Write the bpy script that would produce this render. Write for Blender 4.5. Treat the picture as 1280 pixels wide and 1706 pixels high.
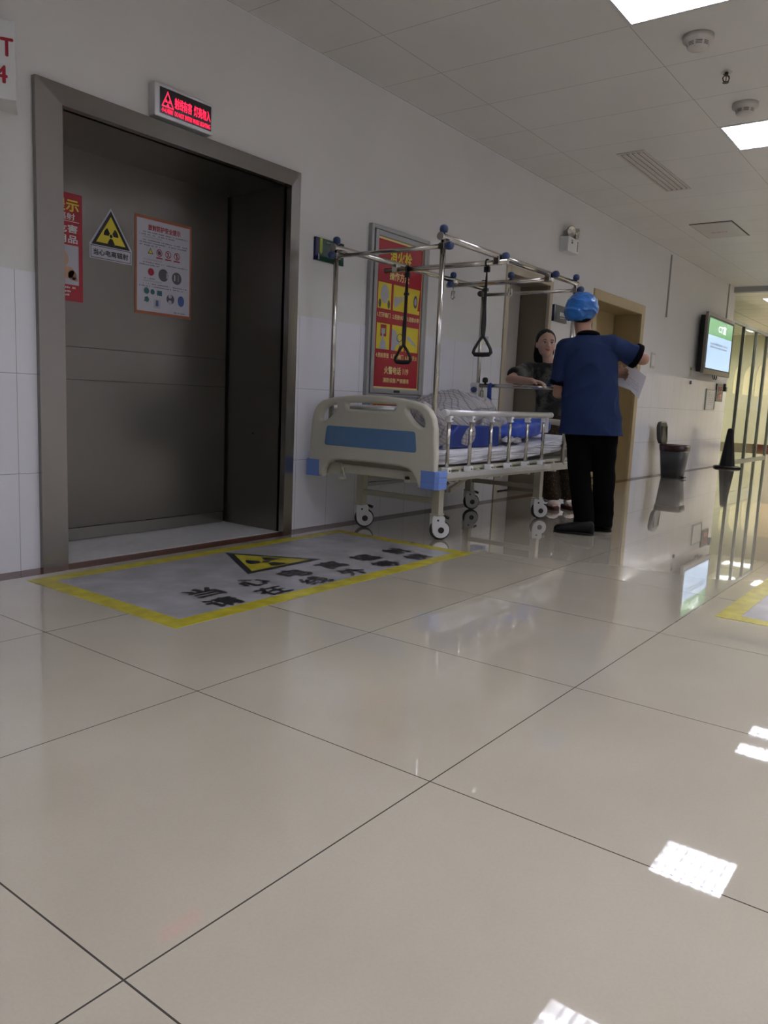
import bpy, bmesh, math, random
from math import sin, cos, pi, radians, sqrt
from mathutils import Vector, Matrix, noise

for o in list(bpy.data.objects):
    bpy.data.objects.remove(o)
scene = bpy.context.scene
COL = scene.collection
random.seed(7)

# ---------------------------------------------------------------- camera
F_PX = 1308.70
YAW, PITCH, ROLL = 0.63982468, -0.14257043, 0.0442076
CAM = Vector((-1.41726, -3.41003, 0.84876))
fw = Vector((cos(PITCH) * cos(YAW), cos(PITCH) * sin(YAW), sin(PITCH)))
r0 = fw.cross(Vector((0, 0, 1))).normalized()
u0 = r0.cross(fw)
rv = r0 * cos(ROLL) + u0 * sin(ROLL)
uv = -r0 * sin(ROLL) + u0 * cos(ROLL)
cd = bpy.data.cameras.new('camera')
cam = bpy.data.objects.new('camera', cd)
COL.objects.link(cam)
M = Matrix((rv, uv, -fw)).transposed().to_4x4()
M.translation = CAM
cam.matrix_world = M
cd.sensor_fit = 'VERTICAL'
cd.sensor_height = 24.0
cd.lens = F_PX / 1706 * 24.0
cd.clip_start = 0.05
scene.camera = cam

# ---------------------------------------------------------------- world, exposure
w = bpy.data.worlds.new('world')
scene.world = w
w.use_nodes = True
w.node_tree.nodes['Background'].inputs[0].default_value = (0.75, 0.8, 1, 1)
w.node_tree.nodes['Background'].inputs[1].default_value = 0.05
scene.view_settings.view_transform = 'Standard'
scene.view_settings.look = 'None'
scene.view_settings.exposure = 1.95
scene.view_settings.gamma = 1.0
scene.view_settings.use_curve_mapping = False

LAMP_TUBE = 9.5     # emission of the fluorescent tubes
LAMP_BACK = 2.0      # emission of the lamp's translucent back
H = 2.882            # ceiling height


# ---------------------------------------------------------------- materials
def new_mat(name):
    m = bpy.data.materials.new(name)
    m.use_nodes = True
    nt = m.node_tree
    return m, nt, nt.nodes['Principled BSDF']


def mat(name, col, rough=0.5, metal=0.0, emit=None, estr=0.0, alpha=1.0, coat=0.0, spec=0.5, bump=0.0, bscale=40.0,
        var=0.0, vscale=6.0, trans=0.0, ior=1.5, sss=0.0):
    m, nt, b = new_mat(name)
    b.inputs['Base Color'].default_value = (*col, 1)
    b.inputs['Roughness'].default_value = rough
    b.inputs['Metallic'].default_value = metal
    b.inputs['Coat Weight'].default_value = coat
    b.inputs['Coat Roughness'].default_value = 0.05
    b.inputs['Specular IOR Level'].default_value = spec
    b.inputs['Alpha'].default_value = alpha
    b.inputs['Transmission Weight'].default_value = trans
    b.inputs['IOR'].default_value = ior
    if sss:
        b.inputs['Subsurface Weight'].default_value = sss
        b.inputs['Subsurface Radius'].default_value = (0.02, 0.008, 0.004)
    if emit:
        b.inputs['Emission Color'].default_value = (*emit, 1)
        b.inputs['Emission Strength'].default_value = estr
    tc = nt.nodes.new('ShaderNodeTexCoord')
    if var:
        n = nt.nodes.new('ShaderNodeTexNoise')
        n.inputs['Scale'].default_value = vscale
        n.inputs['Detail'].default_value = 5
        nt.links.new(tc.outputs['Object'], n.inputs['Vector'])
        r = nt.nodes.new('ShaderNodeValToRGB')
        r.color_ramp.elements[0].position = 0.3
        r.color_ramp.elements[1].position = 0.7
        r.color_ramp.elements[0].color = (*[c * (1 - var) for c in col], 1)
        r.color_ramp.elements[1].color = (*[min(1, c * (1 + var)) for c in col], 1)
        nt.links.new(n.outputs['Fac'], r.inputs['Fac'])
        nt.links.new(r.outputs['Color'], b.inputs['Base Color'])
    if bump:
        n = nt.nodes.new('ShaderNodeTexNoise')
        n.inputs['Scale'].default_value = bscale
        n.inputs['Detail'].default_value = 4
        nt.links.new(tc.outputs['Object'], n.inputs['Vector'])
        bp = nt.nodes.new('ShaderNodeBump')
        bp.inputs['Strength'].default_value = bump
        bp.inputs['Distance'].default_value = 0.01
        nt.links.new(n.outputs['Fac'], bp.inputs['Height'])
        nt.links.new(bp.outputs['Normal'], b.inputs['Normal'])
    return m


def nmath(nt, op, a, b=None, clamp=False):
    n = nt.nodes.new('ShaderNodeMath')
    n.operation = op
    n.use_clamp = clamp
    for i, v in enumerate((a, b)):
        if v is None:
            continue
        if isinstance(v, (int, float)):
            n.inputs[i].default_value = v
        else:
            nt.links.new(v, n.inputs[i])
    return n.outputs[0]


def line_mask(nt, coord, origin, period, width):
    """1 on thin lines every `period` along a coordinate"""
    a = nmath(nt, 'SUBTRACT', coord, origin)
    a = nmath(nt, 'DIVIDE', a, period)
    f = nmath(nt, 'FRACT', nmath(nt, 'ADD', a, 1000.5))
    d = nmath(nt, 'ABSOLUTE', nmath(nt, 'SUBTRACT', f, 0.5))
    return nmath(nt, 'LESS_THAN', d, width / 2 / period)


def mixc(nt, fac, a, b):
    n = nt.nodes.new('ShaderNodeMix')
    n.data_type = 'RGBA'
    for i, v in ((0, fac), (6, a), (7, b)):
        if isinstance(v, tuple):
            n.inputs[i].default_value = (*v, 1)
        elif isinstance(v, (int, float)):
            n.inputs[i].default_value = v
        else:
            nt.links.new(v, n.inputs[i])
    return n.outputs[2]


def xyz(nt):
    g = nt.nodes.new('ShaderNodeNewGeometry')
    s = nt.nodes.new('ShaderNodeSeparateXYZ')
    nt.links.new(g.outputs['Position'], s.inputs[0])
    return s.outputs[0], s.outputs[1], s.outputs[2], g.outputs['Position']


def noise_ramp(nt, vec, scale, c0, c1, detail=5, p0=0.35, p1=0.65):
    n = nt.nodes.new('ShaderNodeTexNoise')
    n.inputs['Scale'].default_value = scale
    n.inputs['Detail'].default_value = detail
    nt.links.new(vec, n.inputs['Vector'])
    r = nt.nodes.new('ShaderNodeValToRGB')
    r.color_ramp.elements[0].position = p0
    r.color_ramp.elements[1].position = p1
    r.color_ramp.elements[0].color = (*c0, 1)
    r.color_ramp.elements[1].color = (*c1, 1)
    nt.links.new(n.outputs['Fac'], r.inputs['Fac'])
    return r.outputs['Color']


def m_floor():
    m, nt, b = new_mat('polished_floor_tile')
    x, y, z, pos = xyz(nt)
    l = nmath(nt, 'MAXIMUM', line_mask(nt, x, 0.0, 0.8, 0.0035), line_mask(nt, y, -2.518, 0.8, 0.0035))
    base = noise_ramp(nt, pos, 2.2, (0.425, 0.382, 0.308), (0.455, 0.412, 0.336))
    fine = noise_ramp(nt, pos, 160, (0.97, 0.97, 0.97), (1, 1, 1), 2)
    mm = nt.nodes.new('ShaderNodeMix')
    mm.data_type = 'RGBA'
    mm.blend_type = 'MULTIPLY'
    mm.inputs[0].default_value = 1
    nt.links.new(base, mm.inputs[6])
    nt.links.new(fine, mm.inputs[7])
    c = mixc(nt, l, mm.outputs[2], (0.045, 0.04, 0.035))
    nt.links.new(c, b.inputs['Base Color'])
    nt.links.new(nmath(nt, 'ADD', nmath(nt, 'MULTIPLY', l, 0.5), 0.035), b.inputs['Roughness'])
    b.inputs['IOR'].default_value = 1.5
    b.inputs['Coat Weight'].default_value = 1.0
    b.inputs['Specular IOR Level'].default_value = 0.12
    b.inputs['Coat Roughness'].default_value = 0.018
    n = nt.nodes.new('ShaderNodeTexNoise')
    n.inputs['Scale'].default_value = 1.6
    nt.links.new(pos, n.inputs['Vector'])
    bp = nt.nodes.new('ShaderNodeBump')
    bp.inputs['Strength'].default_value = 0.004
    bp.inputs['Distance'].default_value = 0.01
    nt.links.new(n.outputs['Fac'], bp.inputs['Height'])
    nt.links.new(bp.outputs['Normal'], b.inputs['Normal'])
    return m


def m_ceiling(period_x=0.6, x0=0.54, seam=(0.30, 0.29, 0.27), wd=0.004, col=((0.66, 0.65, 0.63), (0.70, 0.69, 0.67))):
    m, nt, b = new_mat('ceiling_panel')
    x, y, z, pos = xyz(nt)
    lx = line_mask(nt, x, x0, period_x, wd)
    ly = line_mask(nt, y, -0.46, 1.2, wd)
    base = noise_ramp(nt, pos, 1.5, *col)
    c = mixc(nt, nmath(nt, 'MAXIMUM', lx, ly), base, seam)
    nt.links.new(c, b.inputs['Base Color'])
    b.inputs['Roughness'].default_value = 0.45
    return m


def m_tile():
    m, nt, b = new_mat('glossy_white_wall_tile')
    x, y, z, pos = xyz(nt)
    l = nmath(nt, 'MAXIMUM', line_mask(nt, x, 0.41, 0.3, 0.003), line_mask(nt, z, 0.0, 0.4455, 0.003))
    base = noise_ramp(nt, pos, 1.3, (0.76, 0.765, 0.82), (0.80, 0.805, 0.86))
    c = mixc(nt, l, base, (0.42, 0.42, 0.43))
    nt.links.new(c, b.inputs['Base Color'])
    b.inputs['Roughness'].default_value = 0.16
    n = nt.nodes.new('ShaderNodeTexNoise')
    n.inputs['Scale'].default_value = 5
    nt.links.new(pos, n.inputs['Vector'])
    bp = nt.nodes.new('ShaderNodeBump')
    bp.inputs['Strength'].default_value = 0.12
    bp.inputs['Distance'].default_value = 0.01
    nt.links.new(n.outputs['Fac'], bp.inputs['Height'])
    nt.links.new(bp.outputs['Normal'], b.inputs['Normal'])
    return m


def m_steel(name, col, rough, stretch=(220, 220, 1.5)):
    m, nt, b = new_mat(name)
    tc = nt.nodes.new('ShaderNodeTexCoord')
    mp = nt.nodes.new('ShaderNodeMapping')
    mp.inputs['Scale'].default_value = stretch
    nt.links.new(tc.outputs['Object'], mp.inputs['Vector'])
    n = nt.nodes.new('ShaderNodeTexNoise')
    n.inputs['Scale'].default_value = 1.0
    nt.links.new(mp.outputs['Vector'], n.inputs['Vector'])
    bp = nt.nodes.new('ShaderNodeBump')
    bp.inputs['Strength'].default_value = 0.05
    bp.inputs['Distance'].default_value = 0.002
    nt.links.new(n.outputs['Fac'], bp.inputs['Height'])
    nt.links.new(bp.outputs['Normal'], b.inputs['Normal'])
    b.inputs['Base Color'].default_value = (*col, 1)
    b.inputs['Metallic'].default_value = 0.92
    b.inputs['Roughness'].default_value = rough
    return m


def m_sheet():
    m, nt, b = new_mat('white_wrinkled_sheet')
    tc = nt.nodes.new('ShaderNodeTexCoord')
    mp = nt.nodes.new('ShaderNodeMapping')
    mp.inputs['Scale'].default_value = (0.8, 0.8, 14.0)
    mp.inputs['Rotation'].default_value = (0, 0.09, 0)
    nt.links.new(tc.outputs['Object'], mp.inputs['Vector'])
    n = nt.nodes.new('ShaderNodeTexNoise')
    n.inputs['Scale'].default_value = 3.2
    n.inputs['Detail'].default_value = 2
    n.inputs['Distortion'].default_value = 0.4
    nt.links.new(mp.outputs['Vector'], n.inputs['Vector'])
    bp = nt.nodes.new('ShaderNodeBump')
    bp.inputs['Strength'].default_value = 1.0
    bp.inputs['Distance'].default_value = 0.06
    nt.links.new(n.outputs['Fac'], bp.inputs['Height'])
    nt.links.new(bp.outputs['Normal'], b.inputs['Normal'])
    b.inputs['Base Color'].default_value = (0.72, 0.72, 0.78, 1)
    b.inputs['Roughness'].default_value = 0.8
    return m


def m_plaid():
    m, nt, b = new_mat('checked_quilt_cloth')
    tc = nt.nodes.new('ShaderNodeTexCoord')
    s = nt.nodes.new('ShaderNodeSeparateXYZ')
    n = nt.nodes.new('ShaderNodeTexNoise')
    n.inputs['Scale'].default_value = 3
    nt.links.new(tc.outputs['Object'], n.inputs['Vector'])
    va = nt.nodes.new('ShaderNodeVectorMath')
    va.operation = 'MULTIPLY_ADD'
    nt.links.new(n.outputs['Color'], va.inputs[0])
    va.inputs[1].default_value = (0.05, 0.05, 0.05)
    nt.links.new(tc.outputs['Object'], va.inputs[2])
    nt.links.new(va.outputs[0], s.inputs[0])
    a = nmath(nt, 'ADD', s.outputs[0], nmath(nt, 'MULTIPLY', s.outputs[1], 0.35))
    d = nmath(nt, 'SUBTRACT', s.outputs[2], nmath(nt, 'MULTIPLY', s.outputs[1], 0.8))
    l1 = line_mask(nt, a, 0, 0.026, 0.006)
    l2 = line_mask(nt, d, 0, 0.026, 0.006)
    big = line_mask(nt, a, 0.01, 0.156, 0.03)
    base = mixc(nt, nmath(nt, 'MULTIPLY', big, 0.5), (0.40, 0.375, 0.375), (0.30, 0.285, 0.31))
    c = mixc(nt, nmath(nt, 'MULTIPLY', nmath(nt, 'ADD', l1, l2), 0.6, True), base, (0.15, 0.16, 0.21))
    nt.links.new(c, b.inputs['Base Color'])
    b.inputs['Roughness'].default_value = 0.95
    return m


def m_spots(name, base, c2, c3, scale):
    m, nt, b = new_mat(name)
    tc = nt.nodes.new('ShaderNodeTexCoord')
    c = noise_ramp(nt, tc.outputs['Object'], scale * 0.35, base, c2, 6, 0.42, 0.6)
    v = nt.nodes.new('ShaderNodeTexVoronoi')
    v.inputs['Scale'].default_value = scale
    nt.links.new(tc.outputs['Object'], v.inputs['Vector'])
    k = nmath(nt, 'LESS_THAN', v.outputs['Distance'], 0.22)
    nt.links.new(mixc(nt, k, c, c3), b.inputs['Base Color'])
    b.inputs['Roughness'].default_value = 0.9
    return m


def m_worn(name, col, dirt, scale=9, rough=0.4, p0=0.38, p1=0.72):
    m, nt, b = new_mat(name)
    tc = nt.nodes.new('ShaderNodeTexCoord')
    c = noise_ramp(nt, tc.outputs['Object'], scale, dirt, col, 8, p0, p1)
    nt.links.new(c, b.inputs['Base Color'])
    b.inputs['Roughness'].default_value = rough
    return m


MT = {
    'floor': m_floor(), 'ceiling': m_ceiling(),
    'ceiling_far': m_ceiling(0.6, 0.3, (0.16, 0.15, 0.12), 0.014, ((0.80, 0.78, 0.66), (0.84, 0.82, 0.70))),
    'tile': m_tile(),
    'paint': mat('white_wall_paint', (0.68, 0.675, 0.67), 0.7, var=0.035, vscale=1.2, bump=0.05, bscale=30),
    'brown_strip': mat('brown_border_stone', (0.10, 0.030, 0.018), 0.22, var=0.25, vscale=14),
    'steel': m_steel('brushed_steel_door', (0.20, 0.188, 0.175), 0.29),
    'steel_frame': m_steel('brushed_steel_trim', (0.29, 0.275, 0.26), 0.27),
    'steel_dark': mat('dark_seam', (0.02, 0.02, 0.02), 0.6),
    'chrome': mat('polished_steel_tube', (0.50, 0.48, 0.44), 0.16, 1.0),
    'sill': mat('pale_stone_sill', (0.50, 0.50, 0.50), 0.3, var=0.06, vscale=20),
    'white': mat('white_plastic', (0.72, 0.73, 0.74), 0.35),
    'offwhite': mat('cream_painted_plastic', (0.55, 0.535, 0.455), 0.38),
    'cream_steel': mat('cream_painted_steel', (0.49, 0.47, 0.38), 0.4),
    'alu': mat('satin_aluminium', (0.62, 0.62, 0.63), 0.32, 0.6),
    'cab': mat('grey_aluminium_frame', (0.36, 0.37, 0.38), 0.35, 0.5),
    'black': mat('black_plastic', (0.012, 0.012, 0.013), 0.4),
    'blacktext': mat('black_print', (0.012, 0.012, 0.014), 0.5),
    'darkrubber': mat('dark_rubber', (0.03, 0.03, 0.03), 0.6),
    'bluepanel': mat('slate_blue_plastic', (0.11, 0.215, 0.40), 0.4),
    'bumper': mat('light_blue_bumper_plastic', (0.16, 0.27, 0.66), 0.4),
    'knob': mat('blue_plastic_knob', (0.028, 0.055, 0.16), 0.35),
    'boxblue': mat('navy_blue_foam_cover', (0.012, 0.04, 0.25), 0.38),
    'bagblue': mat('bright_blue_cover', (0.018, 0.075, 0.50), 0.4, bump=0.5, bscale=9),
    'sheet': m_sheet(),
    'plaid': m_plaid(),
    'strap': mat('black_webbing', (0.015, 0.015, 0.016), 0.7),
    'bluestrap': mat('blue_webbing', (0.02, 0.06, 0.35), 0.6),
    'red': mat('red_print', (0.42, 0.012, 0.03), 0.3),
    'redtext': mat('dark_red_print', (0.36, 0.012, 0.03), 0.45),
    'yellow': mat('yellow_print', (0.75, 0.62, 0.03), 0.4),
    'paleyellow': mat('pale_yellow_print', (0.80, 0.66, 0.28), 0.45),
    'paper': mat('white_paper', (0.66, 0.66, 0.72), 0.7),
    'poster': mat('white_poster_print', (0.52, 0.52, 0.60), 0.5),
    'orange': mat('orange_brown_border', (0.36, 0.11, 0.045), 0.5),
    'greyprint': mat('grey_print', (0.10, 0.10, 0.12), 0.6),
    'lightgrey': mat('light_grey_print', (0.42, 0.43, 0.48), 0.6),
    'skinprint': mat('peach_print', (0.60, 0.38, 0.28), 0.6),
    'teal': mat('teal_print', (0.03, 0.14, 0.16), 0.5),
    'printblue': mat('blue_print', (0.06, 0.12, 0.36), 0.5),
    'matyellow': m_worn('worn_yellow_floor_paint', (0.50, 0.44, 0.035), (0.36, 0.31, 0.03), 14, 0.25),
    'matgrey': m_worn('worn_grey_floor_film', (0.36, 0.35, 0.37), (0.27, 0.265, 0.275), 6, 0.22),
    'led_red': mat('lit_red_letters', (0.5, 0.0, 0.03), 0.5, emit=(1.0, 0.02, 0.07), estr=0.42),
    'led_black': mat('black_display', (0.008, 0.003, 0.004), 0.15),
    'green_sign': mat('dark_green_acrylic', (0.008, 0.045, 0.032), 0.15),
    'navy_sign': mat('navy_acrylic', (0.008, 0.015, 0.07), 0.15),
    'lime': mat('lime_acrylic', (0.36, 0.46, 0.05), 0.25),
    'slate_sign': mat('slate_grey_acrylic', (0.045, 0.052, 0.062), 0.25),
    'whitetext': mat('white_print', (0.72, 0.72, 0.74), 0.5),
    'door_cream': mat('cream_door_casing', (0.44, 0.385, 0.29), 0.4),
    'door_leaf': mat('taupe_door_leaf', (0.44, 0.41, 0.38), 0.4),
    'door_taupe': mat('brown_grey_jamb', (0.21, 0.18, 0.135), 0.4),
    'door_gold': mat('golden_beige_door_casing', (0.43, 0.34, 0.19), 0.4),
    'door_goldleaf': mat('golden_beige_door_leaf', (0.36, 0.27, 0.13), 0.4),
    'navy_cloth': mat('navy_scrub_cloth', (0.0095, 0.022, 0.074), 0.85, var=0.15, vscale=5, spec=0.25),
    'black_cloth': mat('black_cloth', (0.0016, 0.0016, 0.002), 0.95, spec=0.08),
    'trim_cloth': mat('black_ribbed_trim', (0.002, 0.002, 0.005), 0.9, spec=0.1),
    'skin': mat('skin', (0.42, 0.235, 0.165), 0.55, sss=0.08),
    'skin_f': mat('fair_skin', (0.46, 0.285, 0.22), 0.5, sss=0.08),
    'hair': mat('black_hair', (0.0035, 0.003, 0.003), 0.5, spec=0.25, bump=0.4, bscale=90),
    'cap': mat('blue_disposable_cap', (0.012, 0.13, 0.44), 0.33, coat=0.25),
    'shoe': mat('black_shoe', (0.003, 0.003, 0.0035), 0.55, spec=0.2),
    'camo': m_spots('camouflage_cloth', (0.010, 0.011, 0.010), (0.085, 0.085, 0.078), (0.02, 0.02, 0.019), 30),
    'spots': m_spots('brown_patterned_cloth', (0.014, 0.008, 0.004), (0.03, 0.017, 0.007), (0.16, 0.09, 0.015), 60),
    'slipper': mat('white_fluffy_strap', (0.60, 0.52, 0.48), 0.9, bump=0.5, bscale=60),
    'slipper_sole': mat('maroon_sole', (0.06, 0.012, 0.012), 0.7),
    'eye': mat('dark_eye', (0.01, 0.008, 0.008), 0.2),
    'lip': mat('lip_red', (0.36, 0.09, 0.08), 0.5),
    'bin': mat('grey_bin_plastic', (0.040, 0.042, 0.047), 0.4),
    'bin_dark': mat('dark_grey_bin_lid', (0.022, 0.024, 0.026), 0.35),
    'liner': mat('maroon_bin_liner', (0.03, 0.010, 0.012), 0.2, bump=0.6, bscale=30),
    'cone': mat('black_cone_rubber', (0.006, 0.006, 0.007), 0.6, spec=0.25),
    'screen_green': mat('lit_green_screen', (0.05, 0.2, 0.1), 0.2, emit=(0.12, 0.33, 0.14), estr=0.27),
    'screen_blue': mat('lit_pale_blue_screen', (0.2, 0.3, 0.4), 0.2, emit=(0.44, 0.62, 0.88), estr=0.27),
    'screen_white': mat('lit_white_letters', (0.5, 0.5, 0.5), 0.3, emit=(0.9, 0.95, 1), estr=0.35),
    'screen_grey': mat('lit_grey_letters', (0.2, 0.2, 0.2), 0.3, emit=(0.12, 0.16, 0.2), estr=0.27),
    'tv_body': mat('grey_television_bezel', (0.16, 0.15, 0.14), 0.35, 0.3),
    'tv_black': mat('black_television_back', (0.01, 0.01, 0.01), 0.5),
    'tube': mat('lit_fluorescent_tube', (1, 1, 1), 0.5, emit=(0.93, 0.94, 1.0), estr=LAMP_TUBE),
    'lampback': mat('lit_lamp_reflector', (0.8, 0.8, 0.85), 0.5, emit=(0.86, 0.88, 1.0), estr=LAMP_BACK),
    'tube_b': mat('lit_added_lamp_tube', (1, 1, 1), 0.5, emit=(0.95, 0.95, 1.0), estr=7.5),  # this tube and the next back serve only the added lamps out of view
    'lampback_b': mat('lit_added_lamp_diffuser', (0.8, 0.8, 0.85), 0.5, emit=(0.9, 0.9, 1.0), estr=2.8),
    'tube_f': mat('lit_far_tube', (1, 1, 1), 0.5, emit=(1.0, 0.97, 0.9), estr=16.0),
    'lampback_f': mat('lit_far_diffuser', (0.8, 0.8, 0.8), 0.5, emit=(1.0, 0.96, 0.86), estr=7.0),
    'louvre': mat('bright_louvre_blade', (0.40, 0.41, 0.45), 0.3, 0.7),
    'detector': mat('cream_detector_plastic', (0.56, 0.53, 0.50), 0.45),
    'bronze': mat('dark_brass', (0.05, 0.045, 0.04), 0.35, 0.7),
    'glass': mat('green_tinted_glass', (0.75, 0.86, 0.68), 0.0, trans=1.0, ior=1.45),
    'mullion': mat('grey_green_mullion', (0.19, 0.21, 0.18), 0.35, 0.6),
    'olive_wall': mat('olive_grey_wall', (0.20, 0.215, 0.15), 0.6),
    'arch': mat('beige_reflected_arch', (0.85, 0.72, 0.46), 0.5),
    'beige_wall': mat('beige_wall_paint', (0.62, 0.56, 0.42), 0.6),
    'beam_grey': mat('grey_beam_paint', (0.40, 0.40, 0.41), 0.6),
    'pipe': mat('grey_conduit', (0.30, 0.29, 0.27), 0.5),
    'hose': mat('grey_white_rubber', (0.60, 0.60, 0.62), 0.5),
}


# ---------------------------------------------------------------- mesh helpers
def link(o):
    COL.objects.link(o)
    return o


def empty(name, loc, label=None, cat=None, group=None):
    o = bpy.data.objects.new(name, None)
    o.empty_display_size = 0.1
    o.location = loc
    link(o)
    tag(o, label, cat, group)
    return o


def tag(o, label=None, cat=None, group=None, kind=None):
    if label:
        o['label'] = label
    if cat:
        o['category'] = cat
    if group:
        o['group'] = group
    if kind:
        o['kind'] = kind
    return o


ORIG = {}


def origin_of(p):
    return ORIG.get(p.name, Vector(p.location)) if p else Vector((0, 0, 0))


class MB:
    """collects shapes given in world coordinates; build() links them as one mesh object"""

    def __init__(self):
        self.v, self.f, self.s = [], [], []

    def add(self, vs, fs, smooth=False):
        n = len(self.v)
        self.v += [Vector(a) for a in vs]
        self.f += [tuple(i + n for i in q) for q in fs]
        self.s += [smooth] * len(fs)
        return self

    def box(self, x0, y0, z0, x1, y1, z1):
        x0, x1 = sorted((x0, x1)); y0, y1 = sorted((y0, y1)); z0, z1 = sorted((z0, z1))
        v = [(x0, y0, z0), (x1, y0, z0), (x1, y1, z0), (x0, y1, z0), (x0, y0, z1), (x1, y0, z1), (x1, y1, z1), (x0, y1, z1)]
        return self.add(v, [(0, 3, 2, 1), (4, 5, 6, 7), (0, 1, 5, 4), (1, 2, 6, 5), (2, 3, 7, 6), (3, 0, 4, 7)])

    def frame(self, x0, z0, x1, z1, w, y0, y1):
        """rectangular ring in the xz plane"""
        self.box(x0, y0, z0, x0 + w, y1, z1)
        self.box(x1 - w, y0, z0, x1, y1, z1)
        self.box(x0 + w, y0, z1 - w, x1 - w, y1, z1)
        return self.box(x0 + w, y0, z0, x1 - w, y1, z0 + w)

    def loft(self, rings, seg=16, smooth=True, caps=True, power=2.0):
        """rings: (centre, half axis a, half axis b)"""
        vs = []
        for c, a, b in rings:
            c, a, b = Vector(c), Vector(a), Vector(b)
            for k in range(seg):
                t = 2 * pi * k / seg
                ct, st = cos(t), sin(t)
                e = 2 / power
                ct = math.copysign(abs(ct) ** e, ct)
                st = math.copysign(abs(st) ** e, st)
                vs.append(c + a * ct + b * st)
        fs = []
        for i in range(len(rings) - 1):
            for k in range(seg):
                k2 = (k + 1) % seg
                fs.append((i * seg + k, i * seg + k2, (i + 1) * seg + k2, (i + 1) * seg + k))
        self.add(vs, fs, smooth)
        if caps:
            n = len(self.v) - len(vs)
            self.f.append(tuple(n + k for k in reversed(range(seg))))
            self.f.append(tuple(n + (len(rings) - 1) * seg + k for k in range(seg)))
            self.s += [False, False]
        return self

    def cyl(self, p0, p1, r0, r1=None, seg=12, smooth=True):
        r1 = r0 if r1 is None else r1
        p0, p1 = Vector(p0), Vector(p1)
        d = (p1 - p0).normalized()
        a = d.cross(Vector((0, 0, 1)) if abs(d.z) < 0.9 else Vector((1, 0, 0))).normalized()
        b = d.cross(a)
        return self.loft([(p0, a * r0, b * r0), (p1, a * r1, b * r1)], seg, smooth)

    def tube(self, pts, r, seg=8):
        """round tube along a path; r may be a list"""
        pts = [Vector(p) for p in pts]
        n = len(pts)
        rr = r if isinstance(r, (list, tuple)) else [r] * n
        rings = []
        a = None
        for i, p in enumerate(pts):
            d = (pts[min(i + 1, n - 1)] - pts[max(i - 1, 0)]).normalized()
            if a is None:
                a = d.cross(Vector((0, 0, 1)) if abs(d.z) < 0.9 else Vector((1, 0, 0))).normalized()
            a = (a - d * a.dot(d)).normalized()
            rings.append((p, a * rr[i], d.cross(a) * rr[i]))
        return self.loft(rings, seg)

    def ell(self, c, ax, ay, az, seg=16, n=9):
        c = Vector(c)
        ax, ay, az = [Vector(q) if not isinstance(q, (int, float)) else Vector([(q if j == i else 0) for j in range(3)])
                      for i, q in enumerate((ax, ay, az))]
        rings = []
        for i in range(n + 1):
            t = -pi / 2 + pi * i / n
            s = max(cos(t), 0.02)
            rings.append((c + az * sin(t), ax * s, ay * s))
        return self.loft(rings, seg)

    def cap(self, p0, r0, p1, r1, seg=14):
        """tapered capsule"""
        p0, p1 = Vector(p0), Vector(p1)
        d = (p1 - p0).normalized()
        a = d.cross(Vector((0, 0, 1)) if abs(d.z) < 0.9 else Vector((1, 0, 0))).normalized()
        b = d.cross(a)
        rings = []
        for t in (-1.5, -1.1, -0.7, -0.35, 0):
            rings.append((p0 + d * r0 * sin(t), a * r0 * max(cos(t), .03), b * r0 * max(cos(t), .03)))
        for t in (0, 0.35, 0.7, 1.1, 1.5):
            rings.append((p1 + d * r1 * sin(t), a * r1 * max(cos(t), .03), b * r1 * max(cos(t), .03)))
        return self.loft(rings, seg)

    def prism(self, poly, vec, smooth=False):
        n = len(poly)
        vec = Vector(vec)
        vs = [Vector(p) for p in poly] + [Vector(p) + vec for p in poly]
        fs = [tuple(range(n)), tuple(reversed(range(n, 2 * n)))] + [(i, i + n, (i + 1) % n + n, (i + 1) % n) for i in range(n)]
        return self.add(vs, fs, smooth)

    def disc(self, c, u, v, r, seg=24, r_in=0.0, a0=0.0, a1=2 * pi, thick=None):
        """flat disc or sector in the plane (u, v)"""
        c, u, v = Vector(c), Vector(u), Vector(v)
        nrm = u.cross(v).normalized()
        n = max(3, int(seg * (a1 - a0) / (2 * pi)))
        out = [c + (u * cos(a0 + (a1 - a0) * k / n) + v * sin(a0 + (a1 - a0) * k / n)) * r for k in range(n + 1)]
        if r_in:
            inn = [c + (u * cos(a0 + (a1 - a0) * k / n) + v * sin(a0 + (a1 - a0) * k / n)) * r_in for k in range(n + 1)]
        else:
            inn = None
        if inn:
            vs = out + inn
            fs = [(k, k + 1, n + 2 + k, n + 1 + k) for k in range(n)]
        else:
            vs = out + [c]
            fs = [(k, k + 1, n + 1) for k in range(n)]
        self.add(vs, fs)
        return self

    def mesh(self, name):
        me = bpy.data.meshes.new(name)
        me.from_pydata(self.v, [], self.f)
        me.polygons.foreach_set('use_smooth', self.s)
        me.update()
        bm = bmesh.new()
        bm.from_mesh(me)
        bmesh.ops.recalc_face_normals(bm, faces=bm.faces)
        bm.to_mesh(me)
        bm.free()
        return me

    def build(self, name, m, parent=None, bevel=0.0, label=None, segs=2):
        o_ = origin_of(parent)
        if parent:
            self.v = [p - o_ for p in self.v]
        me = self.mesh(name)
        me.materials.append(MT[m])
        o = bpy.data.objects.new(name, me)
        link(o)
        ORIG[o.name] = o_
        if parent:
            o.parent = parent
        if bevel:
            md = o.modifiers.new('bevel', 'BEVEL')
            md.width = bevel
            md.segments = segs
            md.limit_method = 'ANGLE'
            md.angle_limit = radians(40)
        if label:
            o['label'] = label
        return o


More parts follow.
